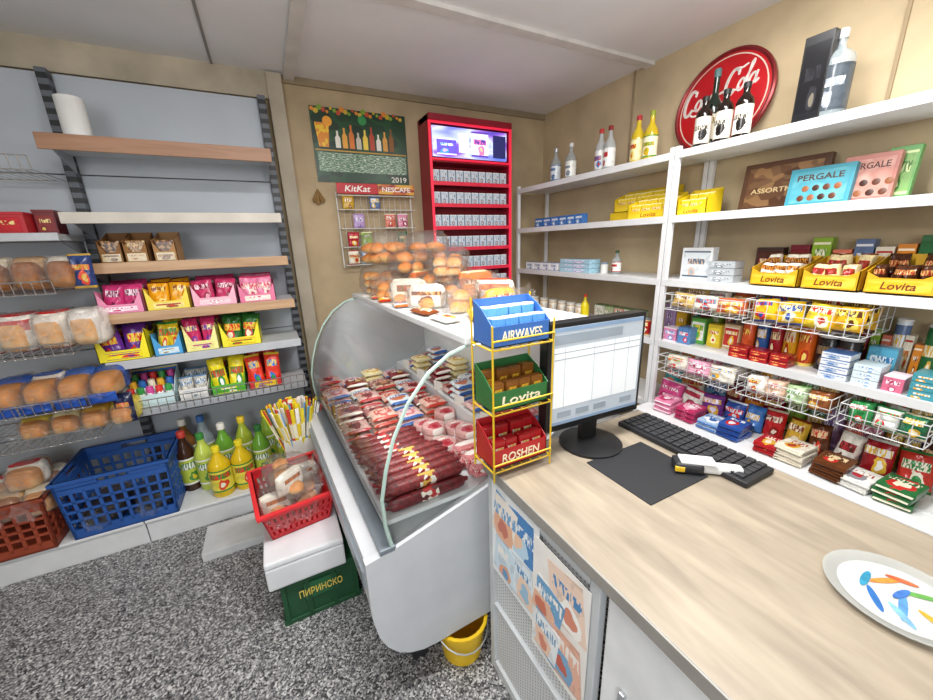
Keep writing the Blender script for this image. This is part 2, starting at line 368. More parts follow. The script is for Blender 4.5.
# ---------------------------------------------------------------- room
def slab(name,x0,x1,y0,y1,z0,z1,mat):
    b=MB(); b.box(x0,x1,y0,y1,z0,z1); return struct(b.build(name,mat))
slab('floor',-2.4,2.3,-1.9,2.9,-.08,0,floor_mat())
slab('wall_back',-2.4,2.32,2.8,2.9,0,2.5,M('b29e7e',.85,var=.2,scale=3.2,bump=.1))
slab('wall_right',2.22,2.32,-1.9,2.8,0,2.5,M('bca988',.85,var=.18,scale=3.2,bump=.1))
slab('wall_left',-2.5,-2.4,-1.9,2.9,0,2.5,M('b5aa98',.85,var=.1,scale=2.2))
slab('ceiling',-2.5,2.32,-1.9,2.9,2.5,2.6,M('e8e8e9',.7,var=.05,scale=2))
slab('trim_1',.25,.31,-1.5,2.8,2.478,2.5,M('d6d3cf',.6)); slab('trim_2',.31,2.22,1.77,1.83,2.482,2.5,M('d6d3cf',.6))
slab('trim_3',-.112,-.1,-1.5,2.78,2.494,2.5,M('8d8a86',.7)); slab('trim_4',-2.4,.24,2.77,2.8,2.36,2.5,M('b5a994',.7,var=.25,scale=4))
slab('trim_5',.155,.235,2.74,2.8,0,2.49,M('aba08d',.7,var=.2,scale=4)); slab('trim_6',.24,2.22,2.785,2.8,2.46,2.5,M('8f7f65',.8))
slab('trim_7',2.212,2.22,1.9,1.912,1.9,2.5,M('958366',.8)); slab('trim_8',2.212,2.22,.7,.712,1.9,2.5,M('958366',.8))
# ---------------------------------------------------------------- left shelving units
def upright(x,root,z1=2.34):
    b=MB(); b.box(x-.02,x+.02,2.66,2.715,0,z1,.002); b.build('upright',SLOTM,root)
def gond(name,label,x0,x1,shelves,zfront,ups):
    rt=thing(name,label,'shelving',((x0+x1)/2,2.5,0))
    for k in range(5):
        b=MB(); b.box(x0+.02,x1-.02,2.715,2.735,.12+k*.444,.12+k*.444+.44,.004); b.build('back_panel',M('b3b9c0',.45,var=.05,scale=3),rt)
    for u in ups: upright(u,rt)
    b=MB(); b.box(x0,x1,zfront,2.7,0,.125,.004); b.build('plinth',M('d2d3d4',.4,var=.06),rt)
    b=MB(); b.box(x0,x1,zfront-.012,2.7,.125,.14,.004); b.build('base_deck',M('d9dadb',.4,var=.06),rt)
    for (z,yf,edge,h) in shelves:
        b=MB(); b.box(x0+.012,x1-.012,yf+.012,2.66,z-.03,z,.003); o=b.build('shelf',M('c3c6c8',.45,var=.05),rt)
        for s in (x0+.025,x1-.025):
            b=MB(); b.prism([(2.66,z-.03),(2.66,z-.11),(2.42,z-.03)],s-.003,s+.003); b.xf(Mx(((0,1,0,0),(1,0,0,0),(0,0,1,0),(0,0,0,1)))); b.build('bracket',STEEL,o)
        b=MB(); b.box(x0+.008,x1-.008,yf,yf+.012,z-h,z+.004,.003); b.build('shelf_edge',edge,o)
    return rt
WED=wood_mat('a98260','c9a681',(1,12,12))
main=gond('shelving_unit','grey metal shelving with wood-edged shelves of sweets against the back wall',-.79,.11,
 [(2.0,2.36,wood_mat('8f674a','ad8163',(1,12,12)),.06),(1.686,2.36,M('cbc4b8',.5),.045),(1.462,2.36,WED,.045),(1.223,2.36,WED,.045),(.988,2.36,M('b9bcc0',.4),.04),(.718,2.36,M('a9acb0',.4,.3),.03)],2.28,(-.79,.11))
b=MB()
for k in range(24):
    x=-.77+k*.0372; b.cyl((x,2.352,.70),(x,2.352,.775),.0018,seg=4)
for z in (.735,.775): b.cyl((-.78,2.352,z),(.1,2.352,z),.0028,seg=5)
b.build('wire_fence',CHROME,main)
bread=gond('bread_rack','grey metal bread rack with wire shelves beside the blue crate',-1.7,-.795,[(1.6,2.36,M('b9bcc0',.4),.03)],2.28,(-1.7,))
for z,yf in ((1.86,2.34),(1.36,2.2),(1.1,2.18),(.85,2.18),(.69,2.2)):
    b=MB()
    for k in range(30): 
        x=-1.69+k*.0303; b.tube([(x,2.66,z-.006),(x,yf,z-.006),(x,yf-.01,z+.045)],.0018,4)
    for y,zz in ((yf,z-.008),(yf-.01,z+.045),(2.45,z-.008),(2.64,z-.008)): b.cyl((-1.69,y,zz),(-.81,y,zz),.003,seg=5)
    b.build('wire_shelf',CHROME,bread)
item('paper_roll','white paper roll standing on the empty top shelf','roll',(-.675,2.5,2.0),[('roll',mk('roll',lambda b:b.lathe([(.02,0),(.05,0),(.05,.18),(.02,.18),(.02,0)],20),True),M('e6e5e2',.7))])
def Lx(u,v,Y=2.37): return PX(u,v,Y=Y).x
def tray(u0,u1,v,z,hf,hb,tm,pm,n,ph,tl,pl,wing=.0,rows=2,d=.24,sd=0,fp=('ffffff','e23c34','f4d23a')):
    x0=Lx(u0,v);x1=Lx(u1,v); w=x1-x0-.004; xc=(x0+x1)/2; yc=2.385+d/2
    item('display_tray',tl,'display box',(xc,yc,z),[('tray',traym(w,d,hf,hb,wing),tm),('front_print',bxm(w*.7,.001,hf*.62,.0002),P(*fp),(0,-d/2-.0006,hf*.2))])
    pw=(w-.012)/n
    for j in range(rows):
        for i in range(n):
            item('snack_pouch',pl,'snack packet',(xc-w/2+.006+pw*(i+.5),yc-d/2+.05+j*(d-.1)/max(1,rows-1),z+.004+j*.012),[('p',pouch(pw*1.04,ph,.045,(i+j+sd)%3),pm)],rx=-rad(9)+R.uniform(-.07,.07),rz=R.uniform(-.15,.15),ry=R.uniform(-.1,.1),group=pl.replace('snack pouch','snack pouches')[:60])
for (u0,u1,lab,c,cont) in ((95,121,'open kraft carton of dark bars, leftmost on the third shelf','83592f','3a2418'),(121,147,'kraft carton with pale oat biscuits on the third shelf','8f6335','c9a469'),(151,176,'plain tan carton with raised lid right on third shelf','a87d4e','5b3a22')):
    x0=Lx(u0,250);x1=Lx(u1,250);w=x1-x0-.004; xc=(x0+x1)/2
    item('carton',lab,'box',(xc,2.48,1.462),[('tray',traym(w,.18,.05,.145,.05),M(c,.75)),('contents',bxm(w-.012,.15,.10,.01),PB(cont,'7a5230','a9855a',scale=7),(0,0,.004)),('window_print',bxm(w*.8,.002,.04),P('c9b48c',c,cont),(0,-.091,.005))])
tray(96,144,308,1.223,.045,.11,M('e88fb2',.45),P('d13a78','f8dce8','7a1f4a','f09ac0'),2,.135,'pink snack tray, leftmost on the fourth shelf','dark pink snack pouch in leftmost pink tray',.07,fp=('f8dce8','d13a78','ffffff'))
tray(145,191,306,1.223,.045,.11,M('f2da4a',.45),P('f0a818','8a3a12','fbe07a','d9401e'),2,.135,'yellow snack tray beside the pink one on fourth shelf','orange snack pouch in the yellow fourth-shelf tray',.07,fp=('fbe88a','d9401e','8a3a12'))
tray(192,238,303,1.223,.045,.11,M('f2b2c4',.45),P('c93a68','fbd4de','8a2240','f4a8bc'),2,.135,'pale pink tray, third along the fourth shelf','burgundy snack pouch in third tray of fourth shelf',.07,fp=('fbd4de','c93a68','ffffff'))
tray(239,277,300,1.223,.045,.11,M('e2789c',.45),P('e88aac','d4325e','fbe8dc','b02048'),2,.135,'rose tray at the right end of fourth shelf','light rose snack pouch in right-end fourth-shelf tray',.06,fp=('fbe8dc','d4325e','ffffff'))
tray(98,153,365,.988,.055,.14,M('f8e61e',.4),P('64288a','f2d13a','e0382e','2d8a3a'),2,.17,'bright yellow display box, leftmost on fifth shelf','purple and red sweet pouch in bright yellow box',.1,sd=1,fp=('f8e61e','64288a','e0382e'))
tray(155,186,360,.988,.05,.13,M('48a0d8',.4),P('f0cf2a','2f9a4a','e0502a','f8f0c0'),2,.16,'blue display box on the fifth shelf','yellow and green sweet pouch in the blue box',.07,fp=('d9eef8','2f6fc0','f0cf2a'))
tray(187,222,357,.988,.055,.13,M('f6ee9a',.4),P('d4306a','f8ec98','7b3a9c','f08ab0'),2,.17,'cream display box on the fifth shelf','crimson and cream sweet pouch in the cream box',.09,fp=('f6ee9a','d4306a','7b3a9c'))
tray(223,264,352,.988,.05,.13,M('f6e832',.4),P('2a6a2a','e9cf3c','d8382e','f4f0d0'),2,.165,'yellow display box at right end of fifth shelf','green multicoloured sweet pouch in right-end yellow box',.09,fp=('f6e832','d8382e','2a6a2a'))
x0,x1=Lx(125,415),Lx(179,412)
t=item('sweets_grid_box','multicoloured compartment box of sweets in the wire-fronted shelf','display box',((x0+x1)/2,2.49,.718),[('tray',traym(x1-x0,.2,.07,.17),M('cfe6ea',.4)),('back_print',bxm((x1-x0)*.95,.001,.09,.0002),P('3477c4','f4d23a','d84fa0'),(0,.095,.075))])
wid=(x1-x0-.02)/5
cc=['e0342f','f2b632','3c9d4a','2f6fc0','d84fa0','f3ead0']
cn=['red','yellow','green','blue','pink','cream']
for i in range(5):
    for j in range(3):
        k=(i*2+j)%6
        item('candy_stick',f'short {cn[k]} sweet tube in the compartment box','sweet',((x0+x1)/2-2*wid+i*wid,2.43+j*.055,.722),[('s',canm(round(wid*.4,3),.1+.025*j),PB(cc[k],'ffffff',cc[k],scale=3,kind='band'))],group=f'{cn[k]} sweet tubes')
tray(181,213,408,.718,.07,.12,M('e6e4df',.5),P('c9c5bc','5b88b5','efe9da','8a8a90'),2,.12,'plain white display box on the wire-fronted shelf','pale grey sweet pouch in plain white box',fp=('f4f2ee','8a9ab0','d9d6ce'))
tray(214,250,404,.718,.06,.17,M('5cb83a',.4),P('f4e22a','d8372e','3d9440','ffffff'),2,.2,'green display box of yellow pouches on wire-fronted shelf','yellow sweet pouch in green display box',fp=('5cb83a','f4e22a','ffffff'))
tray(251,285,396,.718,.05,.15,M('d93a3a',.4),P('e8402e','f4d23a','2f6fc8','3aa352'),2,.19,'red display box right on wire-fronted shelf','bright red multicoloured pouch in right red box',fp=('f4d23a','e8402e','2f6fc8'))
# base bottles
OIL=M('e6c21c',.1,alpha=.88,var=.05); GRN=M('6fa838',.12,alpha=.88); BRN=M('3a2114',.15); LEM=M('c9d85a',.12,alpha=.85)
def bb(u,Y,h,r,gm,cm,lm,lab,v=470):
    x=PX(u,v,Y=Y).x; bottle(lab,(x,Y,.1405),h,r,.018,gm,cm,lm,sb=.62,sn=.82)
LBO=P('e8d84a','3c8a3c','d94a2a','f4f0d0')
bb(220,2.345,.3,.058,OIL,M('f0dc2a'),LBO,'yellow cooking oil bottle on shelf base, nearest the blue crate',470)
bb(243,2.36,.3,.056,OIL,M('f0dc2a'),LBO,'yellow cooking oil bottle on shelf base, nearest red basket',465)
LS=P('b9c84a','f0efe6','4a8a3a','e0c83a')
for (u,Y,gm,cm,h,lab) in ((204,2.46,LEM,M('3c8a3c'),.35,'pale lemonade bottle with green cap on the shelf base'),(263,2.42,GRN,M('2e6e33'),.34,'green bottle with dark green cap right of oil bottles'),(186,2.5,BRN,M('b9352a'),.37,'dark cola-brown bottle with red cap beside blue crate'),(227,2.5,GRN,M('e8e4d8'),.37,'green bottle with white cap behind the oil bottles'),(248,2.52,M('a8b83a',.12,alpha=.88),M('e0c02c'),.38,'olive bottle with yellow cap behind the oil bottles'),(272,2.55,M('8fb03a',.12,alpha=.88),M('d8b92c'),.38,'light green bottle with yellow cap at right shelf base'),(209,2.62,M('b9c8cc',.1,alpha=.6),M('3b6fb5'),.4,'clear water bottle with blue cap at shelf base'),(190,2.62,M('8a5a2a',.12,alpha=.9),M('e8e4d8'),.4,'amber bottle with white cap at back of shelf base'),(287,2.5,M('4a6a2a',.12,alpha=.9),M('b9352a'),.36,'dark green bottle with red cap at right shelf end')):
    bb(u,Y,h,.05,gm,cm,LS,lab,455)
# ---------------------------------------------------------------- bread rack contents
def bread_bag(label,loc,w,l,h,mat=BREAD,film_=None,group=None,rz=0,band=None,cat='bread',name='bread_bag',bl=.34,by=0):
    pr=[('loaf',loaf(w,l,h),mat,(0,0,.004)),('bag',bagfilm(w,l,h),film_ or FILM)]
    if band: pr.append(('printed_label',mk(('pb',w,l,h,bl),lambda b:loafb(b,w*1.14,l*bl,h*1.15,.5,False,.05,10,20),True),band,(0,by,0)))
    return item(name,label,cat,loc,pr,rz=rz,group=group)
pos4=('first from left','second from left','third from left','rightmost')
SB=[P('3f6fb4','f4e8d0','e0b23a','c98a4a'),P('e9dcc0','b5472a','8a4a20','f0e4c8'),P('d0a878','3a5a94','f0e0c0','8a4a20'),P('f0e8d8','2f55a4','c9302c','e0b23a')]
WBP=[P('f6f2ea','c8302c','e4c89c','f8f4ec'),P('f6f2ea','b8282c','d03a34','f0dcc0'),P('f2eade','c8302c','e0b888','c8302c'),P('f8f4ee','d03a34','e8cc9c','b8282c')]
BLB=[P('2c58ac','f4f0e8','e0b23a','2c58ac'),P('f4ece0','2c58ac','c98a48'),P('3a68bc','f4f0e8','c9302c','e0b23a'),P('2c58ac','f0d890','f4f0e8')]
YGB=[P('e0c43a','4a8a2a','a8402a','f4ecc0'),P('f0e4b0','5a8a2a','d9902a','e0c43a'),P('d9a83a','f4ecd0','a8402a','5a8a2a'),P('e8d04a','a8402a','4a8a2a','f4ecc0')]
for i in range(4):
    bread_bag(f'dark sliced loaf in printed bag, {pos4[i]} on upper bread shelf',(-1.12+i*.107,2.37,1.362),.098,.28,.125,BREADD,band=SB[i],bl=.5,by=-.02)
    bread_bag(f'white bagged loaf with red print, {pos4[i]} on second bread shelf',(-1.11+i*.112,2.35,1.102),.102,.28,.15,bread_mat('f4e0b4','d09850'),film('fbf6ee',.1),band=WBP[i],bl=.75,by=-.02)
    bread_bag(f'golden sliced loaf in blue-white bag, {pos4[i]} on third bread shelf',(-1.1+i*.11,2.35,.852),.1,.3,.115,BREAD,band=BLB[i],bl=.4,by=.03)
    bread_bag(f'bun bag with yellow-green print, {pos4[i]} on lowest bread shelf',(-1.06+i*.104,2.36,.692),.095,.24,.10,BREAD,band=YGB[i],bl=.65)
for i in range(4):
    item('blue_liner',f'blue wrapper liner under third-shelf bread, {pos4[i]}','wrapper',(-1.1+i*.11,2.195,.846),[('liner',pouch(.108,.05,.02,i%3),M('2450a8',.3,var=.2))],rx=rad(8))
for i in range(2):
    item('snack_pouch',('dark blue','navy striped')[i]+' chip bag hanging at end of bread shelves','snack packet',(-.735,2.28,1.362-.66*i),[('p',pouch(.08,.15,.05,i),P(('2b3f74','1d2348')[i],'cfa648','d94f3a'))],rx=-rad(6))
def gcarton(lab,loc,w,d,h,c,c2):
    item('carton',lab,'box',loc,[('carton',bxm(w,d,h),M(c,.4)),('front_print',bxm(w*.85,.002,h*.7,.0003),P(c2,'f0d890',c,'e2c15e'),(0,-d/2-.001,h*.12)),('lid_edge',bxm(w+.004,d+.004,.012),M(c,.4),(0,0,h-.006))])
gcarton('red and gold biscuit carton on the left upper shelf',(-1.0,2.44,1.6),.2,.12,.085,'b01c26','c0222c')
gcarton('small dark red carton behind bread on left shelf',(-.86,2.5,1.6),.07,.1,.1,'6e1a20','8a2a2a')
BLUE=M('27549c',.4,var=.1)
item('plastic_crate','blue plastic crate of dark bags on shelf plinth','crate',(-.85,2.45,.1405),[('crate',cratem(.45,.38,.33,.06,9,4),BLUE)])
item('plastic_crate','reddish brown plastic crate at the left edge by blue crate','crate',(-1.34,2.44,.1405),[('crate',cratem(.46,.38,.28,.05,9,4),M('954028',.5))])
for i,(x,y,z,mt,lab) in enumerate(((-.96,2.44,.156,M('3a2c24',.5,var=.3),'dark brown bag lying left in the blue crate'),(-.75,2.44,.156,M('2c2a2c',.4),'black bag lying right in the blue crate'))):
    bread_bag(lab,(x,y,z),.17,.28,.10,mt,FILM)
for i,(x,y,z,w,mt,lab) in enumerate(((-1.15,2.36,.31,.1,BREAD,'golden bagged loaf at right front of brown crate'),(-1.26,2.37,.31,.1,BREADD,'brown bagged loaf beside it in brown crate'),(-1.17,2.53,.33,.11,BREADD,'bagged loaf at right back of brown crate'),(-1.3,2.53,.33,.11,BREAD,'pale bagged loaf at back of brown crate'),(-1.41,2.42,.31,.11,BREAD,'bagged loaf far left in the brown crate'),(-1.2,2.43,.42,.12,BREAD,'bagged loaf topmost on the brown crate heap'))):
    bread_bag(lab,(x,y,z),w,.2,.11,mt,film('fbf6ee',.08),band=(SB+WBP)[i+1],bl=.45)
# ---------------------------------------------------------------- floor pieces
gc=thing('bottle_crate','dark green plastic bottle crate under the white foam box','crate',(-.01,1.6,0))
b=MB(); b.box(-.16,.14,1.41,1.79,0,.02)
for (x0,x1,y0,y1) in ((-.16,.14,1.41,1.425),(-.16,.14,1.775,1.79),(-.16,-.145,1.41,1.79),(.125,.14,1.41,1.79)): b.box(x0,x1,y0,y1,0,.2,.003)
for z in (.0,.19): b.box(-.168,.148,1.402,1.798,z,z+.02,.004)
for x in (-.15,-.06,.04,.13): b.box(x-.008,x+.008,1.402,1.412,.0,.2)
b.build('crate_body',M('17492a',.45),gc)
b=MB(); b.box(-.075,.055,1.404,1.41,.09,.17,.004); b.build('logo_plate',M('22603a',.45),gc)
text(gc,'ПИРИНСКО',.17,.035,M('d8c25a',.5),(.0,-.2,.13))
fb=thing('foam_box','thick white foam box on the green crate under red basket','box',(-.05,1.65,.211))
b=MB(); b.box(-.195,.10,1.385,1.93,.211,.312,.008); b.build('box_body',M('d6d7d9',.5,var=.06),fb)
b=MB(); b.box(-.195,.10,1.385,1.93,.3125,.34,.008); b.build('lid',M('dcdddf',.5,var=.06),fb)
rt=thing('shopping_basket','small red plastic basket of bagged bread in front of shelving','basket',(-.062,1.68,.341),rad(7))
c=link('basket_body',cratem(.29,.38,.15,.2,11,3,.008),M('c91f28',.4,var=.08)); c.parent=rt
for s in (-1,1):
    c=link('rim',mk(('rimx',s),lambda b:b.box(-.157,.157,s*.195-.009,s*.195+.009,.14,.156,.004)),M('d62a30',.4)); c.parent=rt
    c=link('rim',mk(('rimy',s),lambda b:b.box(s*.15-.009,s*.15+.009,-.186,.186,.14,.156,.004)),M('d62a30',.4)); c.parent=rt
BB_=bread_mat('f2d49c','bc7c3c')
def bunm(r,h): return mk(('bun',r,h),lambda b:b.lathe([(0,0),(r*.8,0),(r,h*.25),(r*.95,h*.55),(r*.6,h*.9),(0,h)],12),True)
def bunbag(label,loc,w,l,h,kind,mat,film_=None,rz=0,band=None,bl=.3):
    pr=[('bag',bagfilm(w,l,h),film_ or FILM)]
    if kind=='croissant':
        m=mk('cro',lambda b:[b.lathe([(0,-.055),(.012,-.05),(.024,-.025),(.03,0),(.024,.025),(.012,.05),(0,.055)],10,(0,0,0)),b.xf(Mx.Translation((0,0,.032))@Mx.Rotation(pi/2,4,'Y'))],True); dx,dy,dz=.085,.07,.05
    else: m=bunm(.034,.042); dx,dy,dz=.062,.062,.04
    nx=max(1,int((w-.02)/dx)); ny=max(2,int((l-.02)/dy)); nz=max(1,int((h)/dz))
    for k in range(nz):
        for j in range(ny):
            for i in range(nx):
                if k==nz-1 and nz>1 and (i+j)%3==0: continue
                pr.append(('roll',m,mat,((i-(nx-1)/2)*dx+R.uniform(-.008,.008),(j-(ny-1)/2)*dy*.9+R.uniform(-.008,.008),.005+k*dz),(R.uniform(-.2,.2),R.uniform(-.2,.2),R.uniform(-.6,.6))))
    if band: pr.append(('printed_label',mk(('pb',w,l,h,bl),lambda b:loafb(b,w*1.14,l*bl,h*1.15,.5,False,.05,10,20),True),band))
    return item('roll_bag',label,'bread',loc,pr,rz=rz)
for i,(dx,dy,z,rz,lab) in enumerate(((-.065,-.07,.40,.15,'bag of small rolls at front left in red basket'),(.055,-.06,.40,-.1,'bag of small rolls at front right in red basket'),(-.065,.09,.41,-.15,'bag of small rolls at back left in red basket'),(.055,.09,.41,.2,'bag of small rolls at back right in red basket'),(-.01,.05,.49,1.2,'bag of small rolls across top of the red basket heap'),(.0,-.07,.485,.7,'bag of small rolls topmost at front of red basket'))):
    bunbag(lab,(-.062+dx,1.68+dy,z),.115,.18,.09,'bun',BB_,rz=rz,band=P('f0e8d8','d0782a','9a5424','f4e0bc') if i in(0,3,5) else None,bl=.24)
bx=(-.0,2.12)
b=MB()
for s in (-1,1):
    b.box(bx[0]-.07,bx[0]+.07,bx[1]+s*.07-.003,bx[1]+s*.07+.003,0,.5); b.box(bx[0]+s*.07-.003,bx[0]+s*.07+.003,bx[1]-.07,bx[1]+.07,0,.5)
b.box(bx[0]-.07,bx[0]+.07,bx[1]-.07,bx[1]+.07,0,.01)
tag(b.build('stick_bin',M('d9d6cd',.5)),'tall pale bin holding sweet sticks behind red basket','bin')
sc_=[('yellow','f0d830','fbf6d8'),('white','f6f4ee','ecd03a'),('blue','6aa7d6','f3f1ea'),('red','d9483c','f3e9c9')]
for k in range(80):
    a=R.uniform(0,2*pi); q=R.uniform(.1,1); nm,c1,c2=sc_[R.choice((0,0,0,0,1,1,1,2,3))]
    p0=V((bx[0]+.03*q*math.cos(a),bx[1]+.03*q*math.sin(a),.25)); p1=V((bx[0]+.17*q*math.cos(a),bx[1]+.12*q*math.sin(a),.70+R.uniform(-.06,.05)))
    dd=p1-p0
    o=item('sweet_stick',f'thin {nm} wrapped sweet stick fanned out in tall bin','sweet',p0,[('s',mk(('stk',),lambda b:b.box(-.009,.009,-.003,.003,0,.45,.001)),PB(c1,c2,c1,c2,c1,kind='band',scale=2,dist=.1))],group=f'{nm} sweet sticks in the bin'); o.rotation_euler=dd.to_track_quat('Z','Y').to_euler()
b=MB(); b.box(-.52,-.17,1.97,2.2,.0,.045,.004); tag(b.build('board',M('c9cacb',.5)),'flat white board lying on the terrazzo by shelf base','board')
# ---------------------------------------------------------------- deli display case
D=thing('deli_case','white refrigerated deli counter with curved glass front','display case',(.16,.92,0),rad(2.5)); WD=W[D.name]
def dl(x,y,z): return WD@V((x,y,z))
LN=1.33
def dpart(name,fn,mat,parent=None,smooth=False):
    b=MB(); fn(b); me=b.mesh(smooth); o=link(name,me,mat); o.parent=parent or D; W[o.name]=WD; return o
prof=[(-.04,.6),(-.04,.42),(-.015,.3),(.05,.21),(.13,.18),(.8,.18),(.8,.69),(.34,.69),(.03,.62)]
cv=[(-.045,.61),(-.045,.45),(-.042,.39),(-.03,.32),(-.008,.265),(.025,.22),(.065,.19),(.11,.172),(.16,.166)]
prof2=cv+[(.81,.166),(.81,.92),(.6,.78),(.34,.7),(.05,.625)]
DW=M('e2e4e6',.35,var=.04)
dpart('body',lambda b:b.prism(prof,.03,LN-.03),M('d3d5d8',.35,var=.04))
for y in (0,LN-.03): dpart('end_panel',lambda b:b.prism(prof2,y,y+.03),M('c3c6c9',.35,var=.05))
dpart('deck',lambda b:b.box(.03,.74,.03,LN-.03,.69,.705),DW)
dpart('rear_step',lambda b:b.box(.53,.74,.03,LN-.03,.705,.79,.004),DW)
dpart('back_wall',lambda b:b.box(.74,.8,.0,LN,.69,1.22,.004),DW)
for x in (.1,.66):
    for y in (.1,LN-.16): dpart('base_leg',lambda b:b.box(x,x+.06,y,y+.06,0,.18),DARK)
gp=[(.04,.63),(.027,.71),(.025,.8),(.045,.89),(.075,.98),(.125,1.075),(.19,1.15),(.26,1.195),(.35,1.22)]
GLS=G('fcfffd',.12)
dpart('front_glass',lambda b:b.grid([[(x,y,z) for x,z in gp] for y in (.005,LN/2,LN-.005)]),GLS,smooth=True)
dpart('end_glass',lambda b:(b.bm.faces.new([b.bm.verts.new((x,.012,z)) for x,z in gp+[(.74,1.22),(.74,.8),(.34,.7)]])),GLS)
dpart('far_end_panel',lambda b:b.prism([(x+.012,z) for x,z in gp]+[(.74,1.21),(.74,.7),(.06,.66)],LN-.02,LN-.008),M('b9bcc0',.3,var=.05))
for y in (.006,LN-.006): dpart('glass_edge',lambda b:b.tube([(x,y,z) for x,z in gp],.006,6),M('b4ccc2',.2))
dpart('glass_rail',lambda b:b.box(.0,.05,0,LN,.615,.635,.004),M('8a939b',.35,.5))
dpart('bumper',lambda b:b.box(-.052,-.03,.03,LN-.03,.5,.56,.003),M('9aa3ab',.35,.3))
dpart('top_shelf',lambda b:b.box(.31,.82,-.005,LN+.005,1.215,1.24,.005),M('d9dbdc',.35,var=.04))
dpart('light_strip',lambda b:b.box(.36,.42,.05,LN-.05,1.195,1.214),M('f8f8f5',.5,emit=4.5))  # glowing strip added to brighten the case interior
def dpk(x,y,z,lab,mesh,mt,grp,rj=.06,name='deli_pack',cat='meat pack'):
    item(name,lab,cat,dl(x,y,z),[('pk',mesh,mt)],rz=rad(2.5)+R.uniform(-rj,rj),group=grp)
def logm(l,r):
    def f(b):
        b.lathe([(0,-l/2-.012),(r*.35,-l/2-.01),(r*.4,-l/2),(r*.9,-l/2+.012),(r,-l/2+.03),(r,l/2-.03),(r*.9,l/2-.012),(r*.4,l/2),(r*.35,l/2+.01),(0,l/2+.012)],14); b.xf(Mx.Translation((0,0,r))@Mx.Rotation(pi/2,4,'Y'))
    return mk(('log',l,r),f,True)
SAL=M('6a1c22',.3,var=.6,scale=70,bump=.4); SALP=M('7c2a2c',.3,var=.7,scale=110,bump=.3)
LGS=[PB('b93030','f0e6d8','5e1f22',scale=3,kind='cells'),PB('e9e2d6','8a1f24','d9b04a',scale=3,kind='cells')]
def labm(r): return mk(('sl',r),lambda b:b.cyl((-.03,0,r),(.03,0,r),r+.0007,seg=16,cap=False),True)
def sal(x,y,z,lab,grp,m=SAL,r=.021,lb=0):
    item('salami',lab,'sausage',dl(x,y,z),[('s',logm(.27,r),m),('paper_label',labm(r),LGS[lb])],rz=rad(2.5)+R.uniform(-.03,.03),group=grp)
for j in range(6): sal(.19,.06+j*.0445,.706,'dark red salami with red label at the near end of deli deck','dark salamis at near end')
for j in range(5): sal(.195,.082+j*.0445,.744,'speckled dark salami with pale label on the near salami row','upper dark salamis',SALP,.021,1)
for j in range(4): sal(.18,.36+j*.0445,.706,'dark red salami in second row behind the near pile','second row salamis',SALP,.021,0)
for j in range(3):
    item('sausage','thick pink cooked sausage in printed casing beside salami','sausage',dl(.43,.07+j*.07,.706),[('s',logm(.14,.031),P('e08a8c','f4e6e0','c04048','f8ece6')),('clip',mk('clip',lambda b:b.box(.073,.083,-.006,.006,.025,.037)),STEEL)],rz=rad(2.5)+R.uniform(-.08,.08),group='pink cooked sausages')
for j in range(3):
    for i in range(2):
        for q in range(1+(i+j)%2):
            dpk(.375+.105*i,.31+j*.102,.706+q*.031,'round labelled ham pack in rows mid deli deck',mk('rnd',lambda b:b.lathe([(0,0),(.046,0),(.05,.004),(.05,.024),(.046,.03),(0,.03)],18),True),P('dca8a4','f2e6e0','c0505a','b02a35',ax=1),'round ham packs')
VT=[('smoked red sausage',PF('d0a8a0','b8242a','8a2426','6a1418')),('pink sliced ham',PF('eec4c0','3a6ab0','d97a80','f3c8c6')),('dark salami slices',PF('b0706c','f0e4d8','6a1a20','a83a3a')),('white cheese',PF('f4f2ec','4c74b0','dfe7ef','f8f6f0')),('rosy bacon',PF('e4b4a4','c03a2a','c8605a','f0b0a0')),('brown smoked fillet',PF('c9a890','a8242a','6e3c20','b5764a')),('yellow cheese',PF('f2e2b0','c9352c','e6be52','fff4d0')),('frankfurters',PF('e2e6ea','2f5fa8','c87050','b86248')),('deep red beef',PF('8a2228','f0e6dc','6a161a','c9a23a'))]
rowt=[(0,4,1),(2,2,7),(8,0,4),(1,7,5),(4,8,2),(0,1,6)]
for iy in range(6):
    for ix in range(4):
        nm,mt=VT[rowt[iy][min(2,ix)] if ix<3 else rowt[iy][1]]
        for q in range(2+((iy+ix)%2)):
            dpk(.095+ix*.122,.60+iy*.118,.706+q*.03,f'flat vacuum pack of {nm} on the deli deck',flat(.116,.106,.032,(ix+q)%3),mt,f'packs of {nm}')
for iy in range(9):
    for ix in range(2):
        if iy<2 and ix==0: continue
        k=(3,6,1,7,0,8)[(iy+ix*2)%6]; nm,mt=VT[k]
        for q in range(1+(iy*2+ix)%4):
            dpk(.585+ix*.105,.16+iy*.122,.7905+q*.031,f'vacuum pack of {nm} stacked on the deli rear step',flat(.098,.108,.032,(ix+iy)%3),mt,f'rear step packs of {nm}')
for j,(x,y) in enumerate(((.58,.07),(.68,.05),(.58,.2))):
    item('cheese_tub',('small white tub nearest on rear deli step','small white tub at rear corner of deli step','small red-lidded white tub on the deli step')[j],'tub',dl(x,y,.791),[('tub',canm(.038,.06),M('eceae4',.3)),('lid',canm(.04,.01),M('d9483c' if j==2 else '5b88c0',.3),(0,0,.06))])
for j in range(5):
    p=dl(.535,.25+j*.22,.7905)
    item('price_card','white price card standing on the edge of deli step','price tag',p,[('card',mk('card',lambda b:(b.box(-.03,.03,-.001,.001,0,.05),b.box(-.03,.03,0,.01,0,.002))),M('f4f2ec',.6))],rz=rad(-70),group='step price cards')
